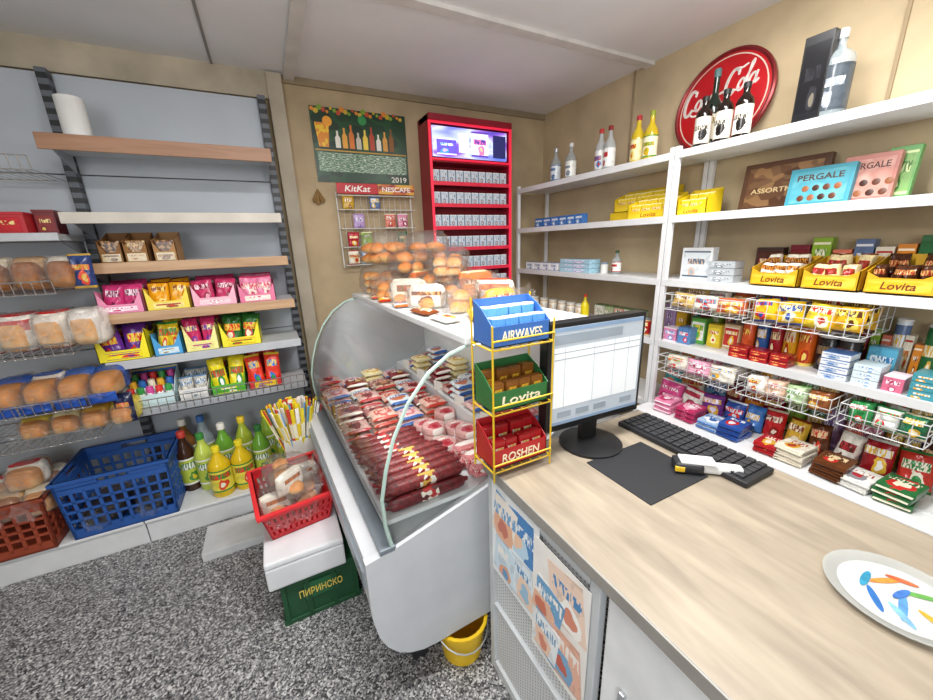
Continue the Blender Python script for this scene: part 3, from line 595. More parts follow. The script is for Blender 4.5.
# things on top of the case
ZT=1.2405
bunbag('clear bag of croissants topmost at far end of deli counter',dl(.46,1.12,1.405),.22,.24,.15,'croissant',CR,rz=.3)
bunbag('second clear bag of croissants beside the red lit stand',dl(.66,1.0,1.40),.2,.24,.15,'croissant',CR,rz=-.4)
heap=((.46,1.15,0,.22,.26,.15,'bun',BREAD,P('efe8dc','d99a4a','8a5a2a'),'pale bun bag under the croissants at far end'),(.68,1.08,0,.2,.26,.15,'bun',BREAD,P('e0722a','fbe8b8','8a2f14'),'orange printed bun bag under second croissant bag'),(.42,.93,0,.16,.2,.11,'bun',CR,P('ece6da','d9702a','8a4a1c'),'white and orange bun bag midway on deli top'),(.57,.88,0,.18,.2,.12,'bun',CR,P('f0751e','fbe8b8','7a2f14'),'orange bun bag low in the middle heap of deli top'),(.52,.9,.115,.18,.2,.11,'croissant',CR,P('f8f0dc','e0952a','b5601e'),'clear pastry bag heaped on the middle of deli top'),(.72,.82,0,.18,.2,.13,'bun',BREAD,P('f0651e','f8d84a','9a2c14'),'bright orange bun bag midway on deli top'),(.7,.84,.125,.18,.2,.11,'bun',CR,P('f4e4b8','e0752a','e0491e'),'golden bun bag heaped at the back of deli top'),(.43,.72,0,.15,.18,.1,'bun',BREAD,P('f0e8d4','d9502a','8a5a2a'),'cream and red bun bag on deli top'),(.57,.69,0,.17,.2,.12,'bun',CR,P('f4dca0','e0752a','e0491e'),'golden bun bag with orange print on deli top'),(.72,.61,0,.17,.19,.12,'croissant',CR,P('f0802a','f8e0b0','a3401c'),'orange-brown pastry bag nearer on deli top'),(.6,.66,.115,.16,.18,.08,'bun',BREAD,P('f8701e','fbe8b8','c9302c'),'vivid orange bun bag heaped nearer on deli top'),(.44,.54,0,.14,.17,.09,'bun',BREAD,P('f4ecdc','e0953a','7a3a1c'),'small golden bun bag on deli top'),(.58,.5,0,.15,.18,.1,'bun',CR,P('f0651e','fbe8b8','8a2f14'),'clear and orange bun bag near the blue box'),(.7,.42,0,.15,.18,.1,'bun',BREAD,P('f0e8d8','c5501f','e08030'),'white and rust bun bag on deli top'),(.5,.36,0,.13,.16,.08,'bun',BREAD,P('f4ecdc','e0752a','8a4a24'),'small bun bag nearest the flat biscuit packets'),(.63,.28,0,.13,.16,.08,'bun',CR,P('e9b848','c5501f','f8e8c0'),'amber bun bag nearest the blue counter box'))
for i,(x,y,z,w,l,h,kd,mt,pt,lab) in enumerate(heap):
    bunbag(lab,dl(x,y,ZT+z),w,l,h,kd,mt,rz=R.uniform(-.8,.8),band=pt if i%2 else None,bl=.26)
for i,(x,y,c,lab) in enumerate(((.36,1.0,('f4e8c8','e0502a','8a5a2a'),'red and cream wafer pack lying at deli top edge'),(.36,.86,('f0c03a','c5301f','f4ead0'),'yellow wafer pack lying at deli top edge'),(.365,.66,('f6f4ee','d9702a','5a88b8'),'white and blue wafer pack lying at deli top edge'),(.37,.42,('8a451f','e8b868','f0e0c0'),'brown wafer pack lying at deli top edge'),(.37,.24,('f0ece2','d9302c','e0a83a'),'white and red wafer pack nearest on deli top edge'),(.48,.2,('e9b848','b5401f','f8e8c0'),'amber biscuit packet flat on deli top'),(.62,.13,('e0501e','f8dca0','7a2412'),'red-orange biscuit packet flat on deli top'),(.5,.07,('f6f2e8','c97a2a','8a4a24'),'pale biscuit packet at near end of deli top'))):
    item('wafer_pack',lab,'snack packet',dl(x,y,ZT),[('p',flat(.075,.13,.022 if i<5 else .045,i%3),PF(*c))],rz=R.uniform(-.6,.4))
for i,(x,y) in enumerate(((.355,1.16),(.352,.76),(.35,.55))):
    b=MB(); b.box(-.03,.03,-.045,.045,0,.0012); b.xf(Mx.Translation(dl(x,y,ZT))@Mx.Rotation(.3*i-.2,4,'Z')); tag(b.build('paper_sheet',M('f2f0ea',.6)),('flat white paper slip at far end of deli top','flat white paper slip midway on deli top edge','flat white paper slip nearer on deli top edge')[i],'paper')
item('bucket','yellow plastic bucket standing under the deli counter','bucket',(.44,.985,0),[('bucket',mk('bkt',lambda b:b.lathe([(0,0),(.075,0),(.092,.145),(.1,.145),(.1,.155),(.088,.155),(.07,.006),(0,.006)],22),True),M('eabf1a',.4)),('handle',mk('bkh',lambda b:b.tube([(.101*math.cos(a),.101*math.sin(a),.14+.05*math.sin(a)) for a in [pi+pi*i/10 for i in range(11)]],.003,5)),STEEL)])
# ---------------------------------------------------------------- desk
K=thing('counter_desk','sales counter with oak worktop and white perforated front','counter',(.86,.2,0))
b=MB(); b.box(.5,1.2,-.7,.885,.822,.85,.003); b.build('worktop',wood_mat('85796a','a59884',(9,1.6,9),.42,.3),K)
b=MB(); b.box(.494,.5,-.7,.885,.82,.852,.002); b.build('edge_strip',M('8f8b84',.4),K)
b=MB(); b.box(.5,1.2,.885,.89,.82,.852,.002); b.build('edge_strip',M('8f8b84',.4),K)
b=MB(); b.box(.52,.54,.43,.87,.02,.82); b.build('perforated_panel',perf_mat('d3d4d5','85888b',80),K)
for (y0,y1,z0,z1) in ((.42,.45,0,.82),(.855,.88,0,.82),(.451,.854,.785,.82),(.451,.854,0,.04),(.451,.854,.3,.315)):
    b=MB(); b.box(.508,.53,y0,y1,z0,z1,.003); b.build('panel_frame',M('c3c6c8',.4),K)
b=MB(); b.box(.531,1.18,.86,.88,0,.82); b.build('rear_panel',M('d9d9d6',.5),K)
b=MB(); b.box(1.16,1.18,-.6,.859,.3,.82); b.build('side_panel',M('d9d9d6',.5),K)
C2=thing('cabinet','plain white cabinet under the near end of oak worktop','cabinet',(.8,-.1,0))
b=MB(); b.box(.535,1.1,-.65,.41,.0,.81,.004); b.build('carcass',M('dfe0e1',.4),C2)
b=MB(); b.box(.515,.534,-.1,.405,.03,.8,.004); dr=b.build('door',M('e4e5e5',.35),C2)
b=MB(); b.box(.505,.515,.34,.355,.45,.6,.003); b.build('handle',STEEL,dr)
def sheet(label,y0,y1,z0,z1,base,pics,x=.5068):
    rt=thing('magazine_poster',label,'poster',(x,(y0+y1)/2,z0))
    b=MB(); b.box(x-.0008,x+.0008,y0,y1,z0,z1); b.build('paper',base,rt)
    h=z1-z0; w=y1-y0
    for i,(a0,a1,c0,c1,mt) in enumerate(pics):
        b=MB(); xx=x-.0008-.0006*(i+1); T=Mx.Translation((xx,y0+w*(a0+a1)/2,z0+h*(c0+c1)/2))@Mx.Rotation((-.15,.2,-.1,.12)[i%4],4,'X')
        b.box(-.0003,.0003,-w*(a1-a0)/2,w*(a1-a0)/2,-h*(c1-c0)/2,h*(c1-c0)/2,0,T); b.build('photo',mt,rt)
def PS(*c): return P(*c,ax=3,r=.35)
sheet('blue and white magazine poster on counter front, nearest deli case',.62,.853,.47,.80,M('eef0f0',.4),
 [(.06,.56,.5,.95,PS('3f82c0','e8eef2','bcd8ea','f0c8a8')),(.46,.95,.46,.93,PS('f4eadf','6aa0cc','e8b08c','c9705a')),(.08,.55,.06,.5,PS('dfe9ef','4f88b8','f0d0b8','9cc0d8')),(.47,.92,.06,.46,PS('cfe0ea','f4efe8','e0a07c','5a90bc'))])
sheet('peach and white magazine poster on counter front, nearest white cabinet',.44,.64,.40,.77,M('f2eee8',.4),
 [(.06,.66,.52,.95,PS('f0d4c0','4f8abc','f8f4ee','d98a70')),(.42,.95,.36,.7,PS('6fa4cc','f6f2ec','e9b89c','d0785f')),(.06,.56,.06,.46,PS('e8b49c','f6ece4','7aa8cc','c9604c')),(.46,.94,.06,.4,PS('eef2f4','7a9fc0','f0ccb4','d98a70'))],.5048)
# monitor
m_=thing('monitor','black desktop monitor with lit white screen on worktop','monitor',(.855,.80,.8505),rad(-3))
def mp(name,fn,mat,par=None,smooth=False):
    b=MB(); fn(b); o=link(name,b.mesh(smooth),mat); o.parent=par or m_; return o
mp('bezel',lambda b:b.box(-.19,.19,-.012,.03,.085,.425,.006),M('17181b',.35)); mp('back_cover',lambda b:b.box(-.13,.13,.03,.05,.14,.36,.01),M('17181b',.35))
scr=mp('screen',lambda b:b.box(-.176,.176,-.0135,-.012,.108,.41),M('aeb7c0',.2,var=.02,emit=.3))
mp('title_bar',lambda b:b.box(-.176,.176,-.0142,-.0135,.398,.41),M('7f97b4',.3,emit=.25),scr)
mp('task_bar',lambda b:b.box(-.176,.176,-.0142,-.0135,.108,.118),M('7f94ad',.3,emit=.25),scr)
mp('list_pane',lambda b:b.box(-.168,.168,-.0142,-.0135,.165,.35),M('dfe3e6',.2,var=.02,emit=.35),scr)
mp('tool_strip',lambda b:b.box(-.168,.09,-.0142,-.0135,.362,.39),M('8f9aa5',.3,emit=.2),scr)
for z in (.335,.315): mp('list_line',lambda b:b.box(-.168,.168,-.0147,-.0142,z,z+.002),M('8a949e',.3,emit=.15),scr)
for x in (-.13,-.02,.06,.12): mp('list_line',lambda b:b.box(x,x+.0013,-.0147,-.0142,.165,.35),M('a9b2bb',.3,emit=.2),scr)
for x in (-.15,-.08,-.01,.1): mp('button',lambda b:b.box(x,x+.05,-.0147,-.0135,.13,.15),M('8f9aa5',.3,emit=.2),scr)
mp('neck',lambda b:b.box(-.03,.03,.005,.03,.01,.12,.004),BLACK)
mp('base',lambda b:b.lathe([(0,0),(.1,0),(.1,.008),(.03,.018),(0,.018)],24),BLACK,smooth=True)
kb=thing('keyboard','black computer keyboard along far edge of worktop','keyboard',(1.1,.63,.8505),rad(-90))
mp('case',lambda b:b.box(-.21,.21,-.07,.07,0,.016,.004),M('1d1e21',.5),kb)
for r_ in range(5):
    mp('key_row',lambda b:[b.box(-.2+i*.0265,-.2+i*.0265+.022,.045-r_*.025,.045-r_*.025+.021,.016,.022,.002) for i in range(15)],M('2c2d31',.45),kb)
b=MB(); b.box(.76,1.0,.5,.72,.8505,.8535,.0012); tag(b.build('desk_mat',M('1b1c20',.6)),'thin black desk mat in front of monitor','mat')
s_=thing('barcode_scanner','white and black handheld barcode scanner lying by keyboard','scanner',(.985,.545,.8537),rad(-42))
mp('head',lambda b:b.box(-.045,.03,-.028,.028,.0,.03,.01),M('26272b',.35),s_)
mp('handle',lambda b:b.box(.025,.13,-.016,.016,.0,.025,.009),M('dcdcda',.35),s_)
mp('top_shell',lambda b:b.box(-.03,.06,-.022,.022,.0275,.036,.004),M('e4e4e2',.35),s_)
mp('trigger',lambda b:b.box(-.045,-.02,-.0295,-.02,.006,.022,.003),M('e2b82a',.4),s_)
pl=thing('coin_plate','clear rimmed round money plate with feathery coloured strokes on worktop','plate',(.925,.115,.8505))
mp('plate',lambda b:b.lathe([(0,0),(.085,0),(.101,.009),(.104,.012),(.099,.012),(.083,.005),(0,.005)],36),M('b4b5b0',.12,var=.04,alpha=.6),pl,True)
mp('printed_disc',lambda b:b.lathe([(0,.0054),(.082,.0054)],36),M('cfd1cd',.12,var=.04,alpha=.75),pl)
for i,(x,y,a,l,c) in enumerate(((-.04,.02,.6,.07,'2f6cb0'),(-.02,-.01,.25,.09,'5a94c8'),(-.045,-.015,.9,.06,'7fb4d8'),(.025,.025,-.5,.07,'e08a3a'),(.035,-.02,-.9,.07,'5f9a4a'),(-.015,-.045,1.2,.05,'d9b03a'),(.0,.045,.1,.06,'2f88a8'),(.05,.01,-1.2,.05,'c9603a'),(.01,-.0,-.2,.05,'3f70b8'))):
    mp('feather_stroke',lambda b:(b.lathe([(0,0),(.008,.0004),(0,.0005)],16),b.xf(Mx.Translation((x,y,.0056+i*.00012))@Mx.Rotation(a,4,'Z')@Mx.Diagonal((l*55,.75,1,1)))),M(c,.3,var=.25,scale=60,alpha=.85),pl)
# yellow counter rack with boxes
k3=thing('counter_rack','yellow wire display rack at corner of worktop','rack',(.56,.83,.8505))
for x in (.468,.664):
    for y in (.775,.885):
        b=MB(); b.cyl((x,y,.851),(x,y,1.36 if y>.8 else 1.3),.0028,seg=6); b.build('post',M('d6b21c',.35),k3)
for z in (.88,1.055,1.235):
    b=MB()
    b.tube([(.468,.775,z),(.664,.775,z),(.664,.885,z),(.468,.885,z),(.468,.775,z)],.0026,6)
    for i in range(1,6): b.cyl((.468+i*.0327,.775,z),(.468+i*.0327,.885,z),.0018,seg=4)
    b.tube([(.468,.775,z),(.468,.772,z+.025),(.664,.772,z+.025),(.664,.775,z)],.0026,6)
    b.build('wire_shelf',M('d6b21c',.35),k3)
for z,tm,pc,nm,tx in ((.884,M('b51f26',.4),('b01c22','e9e2d4','e0b84a','7a1016'),'red','ROSHEN'),(1.059,M('2c6e3a',.4),('8a541e','e6b93a','c9762a','3a7a2a'),'green','Lovita'),(1.239,M('3a6ab4',.4),('5a9ad8','dfeaf4','2f5ca8'),'blue','AIRWAVES')):
    t=item('display_box',f'{nm} open display box on the yellow counter rack','display box',(.566,.835,z),[('tray',traym(.184,.1,.055,.115,.0),tm)])
    text(t,tx,.13,.026,M('f4ead0',.4),(0,-.0512,.028),shear=.1)
    for j in range(2):
        for i in range(4):
            item('sweet_pack',f'{nm} chocolate pack filed in the {nm} counter box' if nm!='blue' else 'blue gum pack filed in the blue counter box','sweet',(.566-.065+i*.0435,.81+j*.045,z+.004),[('p',bxm(.04,.03,.07+.022*j,.003),P(*pc))],group=f'packs in the {nm} counter box',rx=-rad(4),ry=R.uniform(-.05,.05))
# ---------------------------------------------------------------- back wall
p=thing('calendar_poster','dark green drinks calendar poster on the back wall','poster',(.69,2.795,1.92))
b=MB(); b.box(.375,1.0,2.793,2.7995,1.92,2.36); b.build('sheet',PB('143a22','1a4828','102e1c',scale=3),p)
def flatp(name,fn,mat): b=MB(); fn(b); return b.build(name,mat,p)
for i in range(26): 
    x=.39+i*.023; z=2.345-.012*math.sin(i*2.1); rr=.013+.004*math.sin(i)
    flatp('printed_leaf',lambda b:b.cyl((x,2.7925,z),(x,2.793,z),rr,seg=7),M(('d8802a','c9a92f','7a9a2a','b84424')[i%4],.4))
flatp('printed_glass',lambda b:b.prism([(.41,2.13),(.47,2.13),(.485,2.27),(.395,2.27)],2.7915,2.793),PB('f0c22a','e08a1c',scale=3))
flatp('printed_slice',lambda b:b.cyl((.475,2.7905,2.28),(.475,2.7915,2.28),.03,seg=14),M('f0a02a',.4))
bc=['e8e4d8','e9a63a','d9772a','c9c2b2','f0d04a','b5452e','e8e4d8','e0a048','8a5a2a']
for i in range(9):
    x=.53+i*.045; h=.1+.02*(i%3)
    flatp('printed_bottle',lambda b:b.prism([(x-.016,2.13),(x+.016,2.13),(x+.016,2.13+h*.6),(x+.006,2.13+h*.75),(x+.006,2.13+h),(x-.006,2.13+h),(x-.006,2.13+h*.75),(x-.016,2.13+h*.6)],2.7915,2.793),M(bc[i],.4))
flatp('calendar_block',lambda b:b.box(.395,.985,2.7918,2.793,1.985,2.1),PB('1f5a34','8fae92','174526','c9d8c4',scale=26))
flatp('emblem',lambda b:b.cyl((.7,2.7915,2.305),(.7,2.793,2.305),.028,seg=18),M('2f8a48',.4))
text(p,'2019',.11,.035,M('f2f0e4',.5),(.235,-.004,.03))
flatp('gold_bar',lambda b:b.box(.385,.99,2.7915,2.793,2.108,2.116),M('c49a3a',.4))
r=thing('wire_rack','white wire snack rack with red header on back wall','rack',(.735,2.74,1.36))
b=MB(); b.box(.47,.74,2.70,2.712,1.84,1.905,.003); b.build('header',M('b81c26',.4),r)
b=MB(); b.box(.742,1.0,2.70,2.712,1.84,1.905,.003); b.build('header',PB('8a2a1c','c9652a','d9a23a',scale=3),r)
text(r,'KitKat',.17,.038,M('f5f0ea',.4),(-.13,-.041,.512),shear=.2); text(r,'NESCAFE',.2,.03,M('f5f0ea',.4),(.135,-.041,.512))
b=MB()
for x in (.475,.995): b.tube([(x,2.78,1.36),(x,2.78,1.86)],.005,6)
for z in (1.38,1.5,1.62,1.74,1.83): b.tube([(.475,2.78,z),(.475,2.7,z),(.995,2.7,z),(.995,2.78,z)],.0028,5)
for i in range(14): x=.475+i*.04; b.cyl((x,2.78,1.38),(x,2.78,1.83),.0018,seg=4)
b.build('wire_frame',M('dcdad2',.35),r)
for z in (1.38,1.5,1.62,1.74):
    b=MB(); b.cyl((.48,2.78,z),(.99,2.78,z),.0018,seg=4)
    for i in range(9): b.tube([(.49+i*.062,2.78,z),(.49+i*.062,2.7,z),(.49+i*.062,2.695,z+.02)],.002,4)
    b.build('hook_row',CHROME,r)
k=0
for z,xs in ((1.38,(.54,.63,.82,.91)),(1.5,(.55,.64,.9)),(1.62,(.6,.82,.91)),(1.74,(.54,.72))):
    for x in xs:
        nm,a,b_,c_=NC[(k*5+7)%14]; k+=1
        item('sachet',f'{nm} sachet hanging in the white wire rack on back wall','snack packet',(x,2.735,z+.003),[('s',pouch(.078,.095,.02,k%3),P(a,b_,c_,b_))])
item('dried_bunch','small dried herb bunch hanging on the tan wall','herbs',(.36,2.775,1.78),[('stalks',mk('dry',lambda b:[b.cyl((0,0,.09),(.035*math.sin(i),.01*math.cos(i*2),.0+.01*(i%3)),.004,.008,5) for i in range(9)]),M('8a6a3c',.8)),('string',mk('drs',lambda b:b.cyl((0,0,.085),(0,.02,.13),.0015,seg=4)),M('c9bfa8',.8))])
s=thing('tobacco_stand','red lit cigarette display stand with screen on back wall','display stand',(1.42,2.7,.95))
MAG=M('8f0f26',.35); MAGL=M('e0203f',.4,emit=.7)
def sbx(name,mat,*a,par=None,bev=.003): b=MB(); b.box(*a,bev); return b.build(name,mat,par or s)
sbx('back_board',MAG,1.09,1.75,2.76,2.79,.95,2.34)
for x in (1.09,1.735): sbx('side_board',MAG,x,x+.015,2.6,2.76,.95,2.34)
sbx('top_board',MAG,1.09,1.75,2.58,2.76,2.3,2.34); sbx('divider',MAG,1.105,1.735,2.6,2.76,2.05,2.075)
for x in (1.088,1.735): sbx('light_strip',MAGL,x,x+.017,2.585,2.6,.97,2.299)
sbx('light_strip',MAGL,1.106,1.734,2.585,2.6,2.285,2.299); sbx('light_strip',MAGL,1.106,1.734,2.585,2.6,2.06,2.072)
sc2=sbx('screen',PB('4a6ee0','7a86f0','c9d8fa','8a5ad0','3a46a8',scale=1.8,kind='soft',emit=1.0),1.12,1.72,2.605,2.62,2.085,2.275)
sbx('screen_picture',P('dfe6fa','5a3aa8','e878b0','f6c8a0',emit=.9),1.42,1.56,2.6035,2.605,2.1,2.26,par=sc2,bev=0)
sbx('screen_picture',P('6a5ad8','f4f4fa','3fa0e0','e0b0f0',emit=.9),1.15,1.3,2.6035,2.605,2.1,2.2,par=sc2,bev=0)
sbx('screen_strip',M('f0f2fa',.4,emit=.9),1.32,1.4,2.6035,2.605,2.12,2.24,par=sc2,bev=0)
sbx('screen_strip',M('2a2f6a',.4,emit=.5),1.6,1.71,2.6035,2.605,2.1,2.25,par=sc2,bev=0)
for z in (1.92,1.775,1.62,1.47,1.32,1.17):
    o=sbx('shelf',M('9f1630',.4),1.105,1.735,2.6,2.76,z-.012,z,bev=.002)
    sbx('shelf_edge',M('cf2740',.4,emit=.25),1.105,1.735,2.592,2.6,z-.02,z+.006,par=o,bev=.002)
    for i in range(10):
        item('cigarette_pack','pale blue cigarette pack lined up on the red lit stand','cigarette pack',(1.14+i*.0622,2.635,z+.0005),[('pack',bxm(.054,.024,.084,.0015),P('c4d4e2','eef2f4','6a7a92','d9c4b4'))],group='cigarette packs on the lit stand')
# ---------------------------------------------------------------- right wall shelving
SW=M('e4e5e5',.4,var=.04)
def wallunit(label,y0,y1,zs,deep=None):
    rt=thing('wall_shelving',label,'shelving',(2.05,(y0+y1)/2,0))
    for y in (y0+.012,y1-.012):
        for x in (1.905,2.2):
            b=MB(); b.box(x-.012,x+.012,y-.012,y+.012,0,1.93,.002); b.build('upright',SW,rt)
    for z in zs:
        b=MB(); b.box(1.9,2.215,y0+.002,y1-.002,z-.022,z,.003); o=b.build('shelf',SW,rt)
        b=MB(); b.box(1.892,1.9,y0+.002,y1-.002,z-.032,z+.004,.002); b.build('shelf_lip',M('dcdddd',.4,var=.05),o)
    if deep:
        b=MB(); b.box(1.76,1.9,y0,y1,.528,.55,.003); b.build('deep_shelf',SW,rt)
        b=MB(); b.box(1.77,1.79,y0,y1,.43,.528); b.build('apron',M('d6d7d7',.4),rt)
    return rt
S1,S2,S3,S4,S5=1.905,1.6,1.275,.935,.55
wallunit('white wall shelving nearest the back corner, holding clear bottles',1.35,2.72,(S1,S2,S3,S4,S5,.2))
wallunit('white wall shelving under the round red sign, full of sweets',.0,1.345,(S1,S2,S3,S4,S5,.2),True)
def RY(u,v,X=1.96): return PX(u,v,X=X).y
def rb(u0,u1,v,z,h,d,mat,lab,Xf=1.96,front=None,txt=None,tc='ffffff',group=None,name='carton',cat='box',lean=0,th=.25,tz=.5,w=None):
    y0,y1=RY(u0,v,Xf),RY(u1,v,Xf); ww=w or (y0-y1-.003); yc=(y0+y1)/2
    pr=[('carton',bxm(ww,d,h),mat)]
    if front: pr.append(('front_print',bxm(ww*.86,.0012,h*.8,.0003),front,(0,-d/2-.0006,h*.1)))
    elif txt: pr.append(('seam',bxm(ww*.98,.001,.003,0),M('c9c5ba',.5),(0,-d/2-.0005,h*.02)))
    o=item(name,lab,cat,(Xf+d/2,yc,z),pr,rz=-pi/2,rx=-lean,group=group)
    if txt: text(o,txt,ww*.72,h*th,M(tc,.4),(0,-d/2-.0016,h*tz))
    return o
def rp(u0,u1,v,z,h,t,mat,lab,Xf=1.98,lean=.15,group=None,seed=0,n=1):
    y0,y1=RY(u0,v,Xf),RY(u1,v,Xf); w=(y0-y1)/n
    for i in range(n):
        item('sweet_bag',lab,'sweet',(Xf+t/2,y0-w*(i+.5),z+.002),[('bag',pouch(w*1.08,h,t,(seed+i)%3),mat)],rz=-pi/2+R.uniform(-.15,.15),rx=-lean-R.uniform(0,.12),ry=R.uniform(-.1,.1),group=group)
def tb(u,v,X,h,r,gm,cm,lm,lab,sb=.58,sn=.76):
    bottle(lab,(X,RY(u,v,X),S1),h,r,.013,gm,cm,lm,None,sb,sn,rz=-pi/2+R.uniform(-.3,.3))
CG=M('b9c6ca',.06,alpha=.4)
tb(556,160,2.03,.25,.038,CG,STEEL,P('dfe6ea','6a86a8','4a6a98'),'clear vodka bottle with blue label in back corner')
tb(571,160,2.03,.25,.038,CG,M('d9dadb'),P('f0f0ea','8a9aa8','6a7a8a'),'clear vodka bottle with white label, second from corner')
tb(601,147,2.03,.27,.036,M('c9cfd0',.08,alpha=.55),M('b9302c'),P('e9e9e4','a82a2a','4a6ea8'),'white-labelled bottle with red cap left of yellow bottles')
tb(610,147,2.03,.27,.036,M('c9cfd0',.08,alpha=.55),M('8a2420'),P('f2f2ee','c9302c','8a1c20'),'red-banded white bottle directly beside the yellow bottles')
tb(638,138,2.03,.27,.038,M('d9bc2a',.1,alpha=.88),M('a8262a'),P('f0e6a8','b5302c','d9b21f'),'yellow liqueur bottle with red cap, left of the pair')
tb(651,138,2.03,.27,.038,M('d9bc2a',.1,alpha=.88),M('8f9a2a'),P('f4eec8','5f8f2e','c9a61f'),'yellow liqueur bottle with green cap, right of the pair')
BRB=M('1c100c',.12); LBB=P('f2eee4','e4dccb','2a2420','171212')
for u,lab in ((704,'dark liqueur bottle left in the front trio below round sign'),(724,'dark liqueur bottle middle of the trio below round sign'),(743,'dark liqueur bottle right in the trio below round sign')):
    tb(u,118,1.99,.235,.035,BRB,M('141414'),LBB,lab,.66,.8)
tb(716,90,2.06,.36,.036,M('16221a',.12),M('4a6a6a'),P('e4dcc6','23301f','c9b88a'),'tall dark green bottle behind trio in front of sign',.52,.68)
tb(834,85,2.02,.31,.05,CG,M('c9c9c9'),P('4a525a','c9ced2','8a9098'),'tall clear spirit bottle beside the black gift box',.66,.8)
rb(795,826,90,S1,.31,.085,M('131316',.35),'tall black gift box on top shelf beside clear bottle',Xf=1.97,front=P('17171a','1c1c20','2a2a2e','6a6458'),w=.09)
# round sign with brushed script
sg=thing('round_sign','large round red drinks sign with white script leaning on wall','sign',(2.15,1.325,S1+.005),rad(-90),rx=-rad(8))
def sgp(name,fn,mat):
    b=MB(); fn(b); b.xf(Mx.Translation((0,0,.24))@Mx.Rotation(pi/2,4,'X')); o=link(name,b.mesh(True),mat); o.parent=sg; return o
sgp('disc',lambda b:b.lathe([(0,.0095),(.16,.0090),(.215,.006),(.222,.004),(.222,-.006),(0,-.006)],48),M('b3121c',.28,var=.08))
sgp('rim',lambda b:b.lathe([(.222,-.008),(.24,-.008),(.24,.008),(.232,.012),(.222,.006),(.222,-.008)],48),M('7c2226',.3,.4))
sgp('rim_line',lambda b:b.lathe([(.206,.0075),(.2115,.0072),(.2115,.0062)],48),M('d9c8b8',.4))
INK=M('f3efe8',.35)
def arc(cx,cz,rx,rz,a0,a1,n=14): return [(cx+rx*math.cos(rad(a0+(a1-a0)*i/n)),cz+rz*math.sin(rad(a0+(a1-a0)*i/n))) for i in range(n+1)]
def strokes():
    S=[]
    def capC(c):
        S.append((arc(c,.014,.030,.066,58,318,20),.0075)); S.append(([(c+.012,.072),(c+.026,.066),(c+.026,.046)],.0055)); S.append(([(c+.022,-.03),(c+.04,-.036),(c+.052,-.03)],.004))
    def sm(c,a0=0,a1=360): S.append((arc(c,-.018,.0165,.028,a0,a1,14),.0055))
    capC(-.158); sm(-.098); S.append(([(-.084,-.006),(-.07,-.002)],.0035)); sm(-.054,48,312); S.append(([(-.042,-.036),(-.03,-.03)],.0035))
    sm(-.012); S.append(([(.006,.01),(.005,-.03),(.012,-.044),(.022,-.036)],.005))
    S.append(([(.026,-.012),(.042,-.010)],.0055))
    capC(.082); sm(.140); S.append(([(.154,-.006),(.165,.02),(.178,.066),(.176,.08),(.168,.07),(.165,-.02),(.17,-.044),(.178,-.036)],.0048)); sm(.197); S.append(([(.214,.01),(.213,-.03),(.22,-.044),(.23,-.034)],.005))
    S.append(([(-.14,-.05),(-.12,-.068),(-.08,-.078),(-.03,-.076),(.02,-.066),(.06,-.068),(.075,-.062)],.0045))
    S.append(([(.095,.08),(.12,.07),(.145,.076)],.0042))
    return S
def script(b):
    for pts,rr in strokes():
        q=[]
        for x,z in pts:
            x+=z*.3; x=(x-.035)*.86; z*=.86; a=rad(10); q.append((x*math.cos(a)-z*math.sin(a),x*math.sin(a)+z*math.cos(a)+.055))
        for (xa,za),(xb,zb) in zip(q,q[1:]):
            L_=math.hypot(xb-xa,zb-za); T=Mx.Translation(((xa+xb)/2,(za+zb)/2,.0105))@Mx.Rotation(math.atan2(zb-za,xb-xa),4,'Z')
            b.box(-L_/2,L_/2,-rr*.9,rr*.9,-.002,.002,0,T)
        for c_ in q: b.cyl((c_[0],c_[1],.0085),(c_[0],c_[1],.0125),rr*.9,seg=10)
sgp('script_lettering',script,INK)
# second shelf: chocolate boxes
rb(741,825,182,S2,.215,.03,M('5b3c2a',.4),'large brown assorted chocolate box at back of second shelf',Xf=2.1,front=PB('7a5a40','5a3a26','94704c','6b4a34',scale=6,kind='cells'),txt='ASSORTMENT',tc='e4cc9a',th=.1,tz=.42,lean=.12)
rb(786,850,190,S2,.15,.03,M('3f8fa0',.4),'teal chocolate box in front of the brown one',Xf=2.0,front=PB('5aa6b0','4a94a4','6fb2ba',scale=2,kind='soft'),txt='PERGALE',tc='4a2a1a',th=.15,tz=.74,lean=.12)
rb(838,893,185,S2,.17,.03,M('b9786e',.4),'salmon pink chocolate box beside the teal one',Xf=2.03,front=PB('cf998c','c08478','d9aa9c',scale=2,kind='soft'),txt='PERGALE',tc='4a1f1a',th=.13,tz=.76,lean=.12)
rb(880,912,182,S2,.185,.03,M('6aa860',.4),'green chocolate box at right end of chocolate row',Xf=2.07,front=P('86b46c','d4e4a8','4a7a3a','e4e4b0'),lean=.12)
for o in [x for x in bpy.data.objects if x.name.startswith('carton') and x.get('label','').startswith(('teal choc','salmon'))]:
    hh=.15 if 'teal' in o['label'] else .17
    for i in range(4):
        for j in range(2):
            c=link('printed_praline',mk('pral',lambda b:(b.lathe([(0,0),(.011,0),(.012,.004),(.007,.008),(0,.009)],12),b.xf(Mx.Rotation(pi/2,4,'X')))),M(('5a301c','8a5230','3a1c10')[(i+j)%3],.35)); c.parent=o; c.location=(-.05+i*.034+.01*j,-.0156,hh*(.22+.24*j)); c.scale=(1,.25,1)
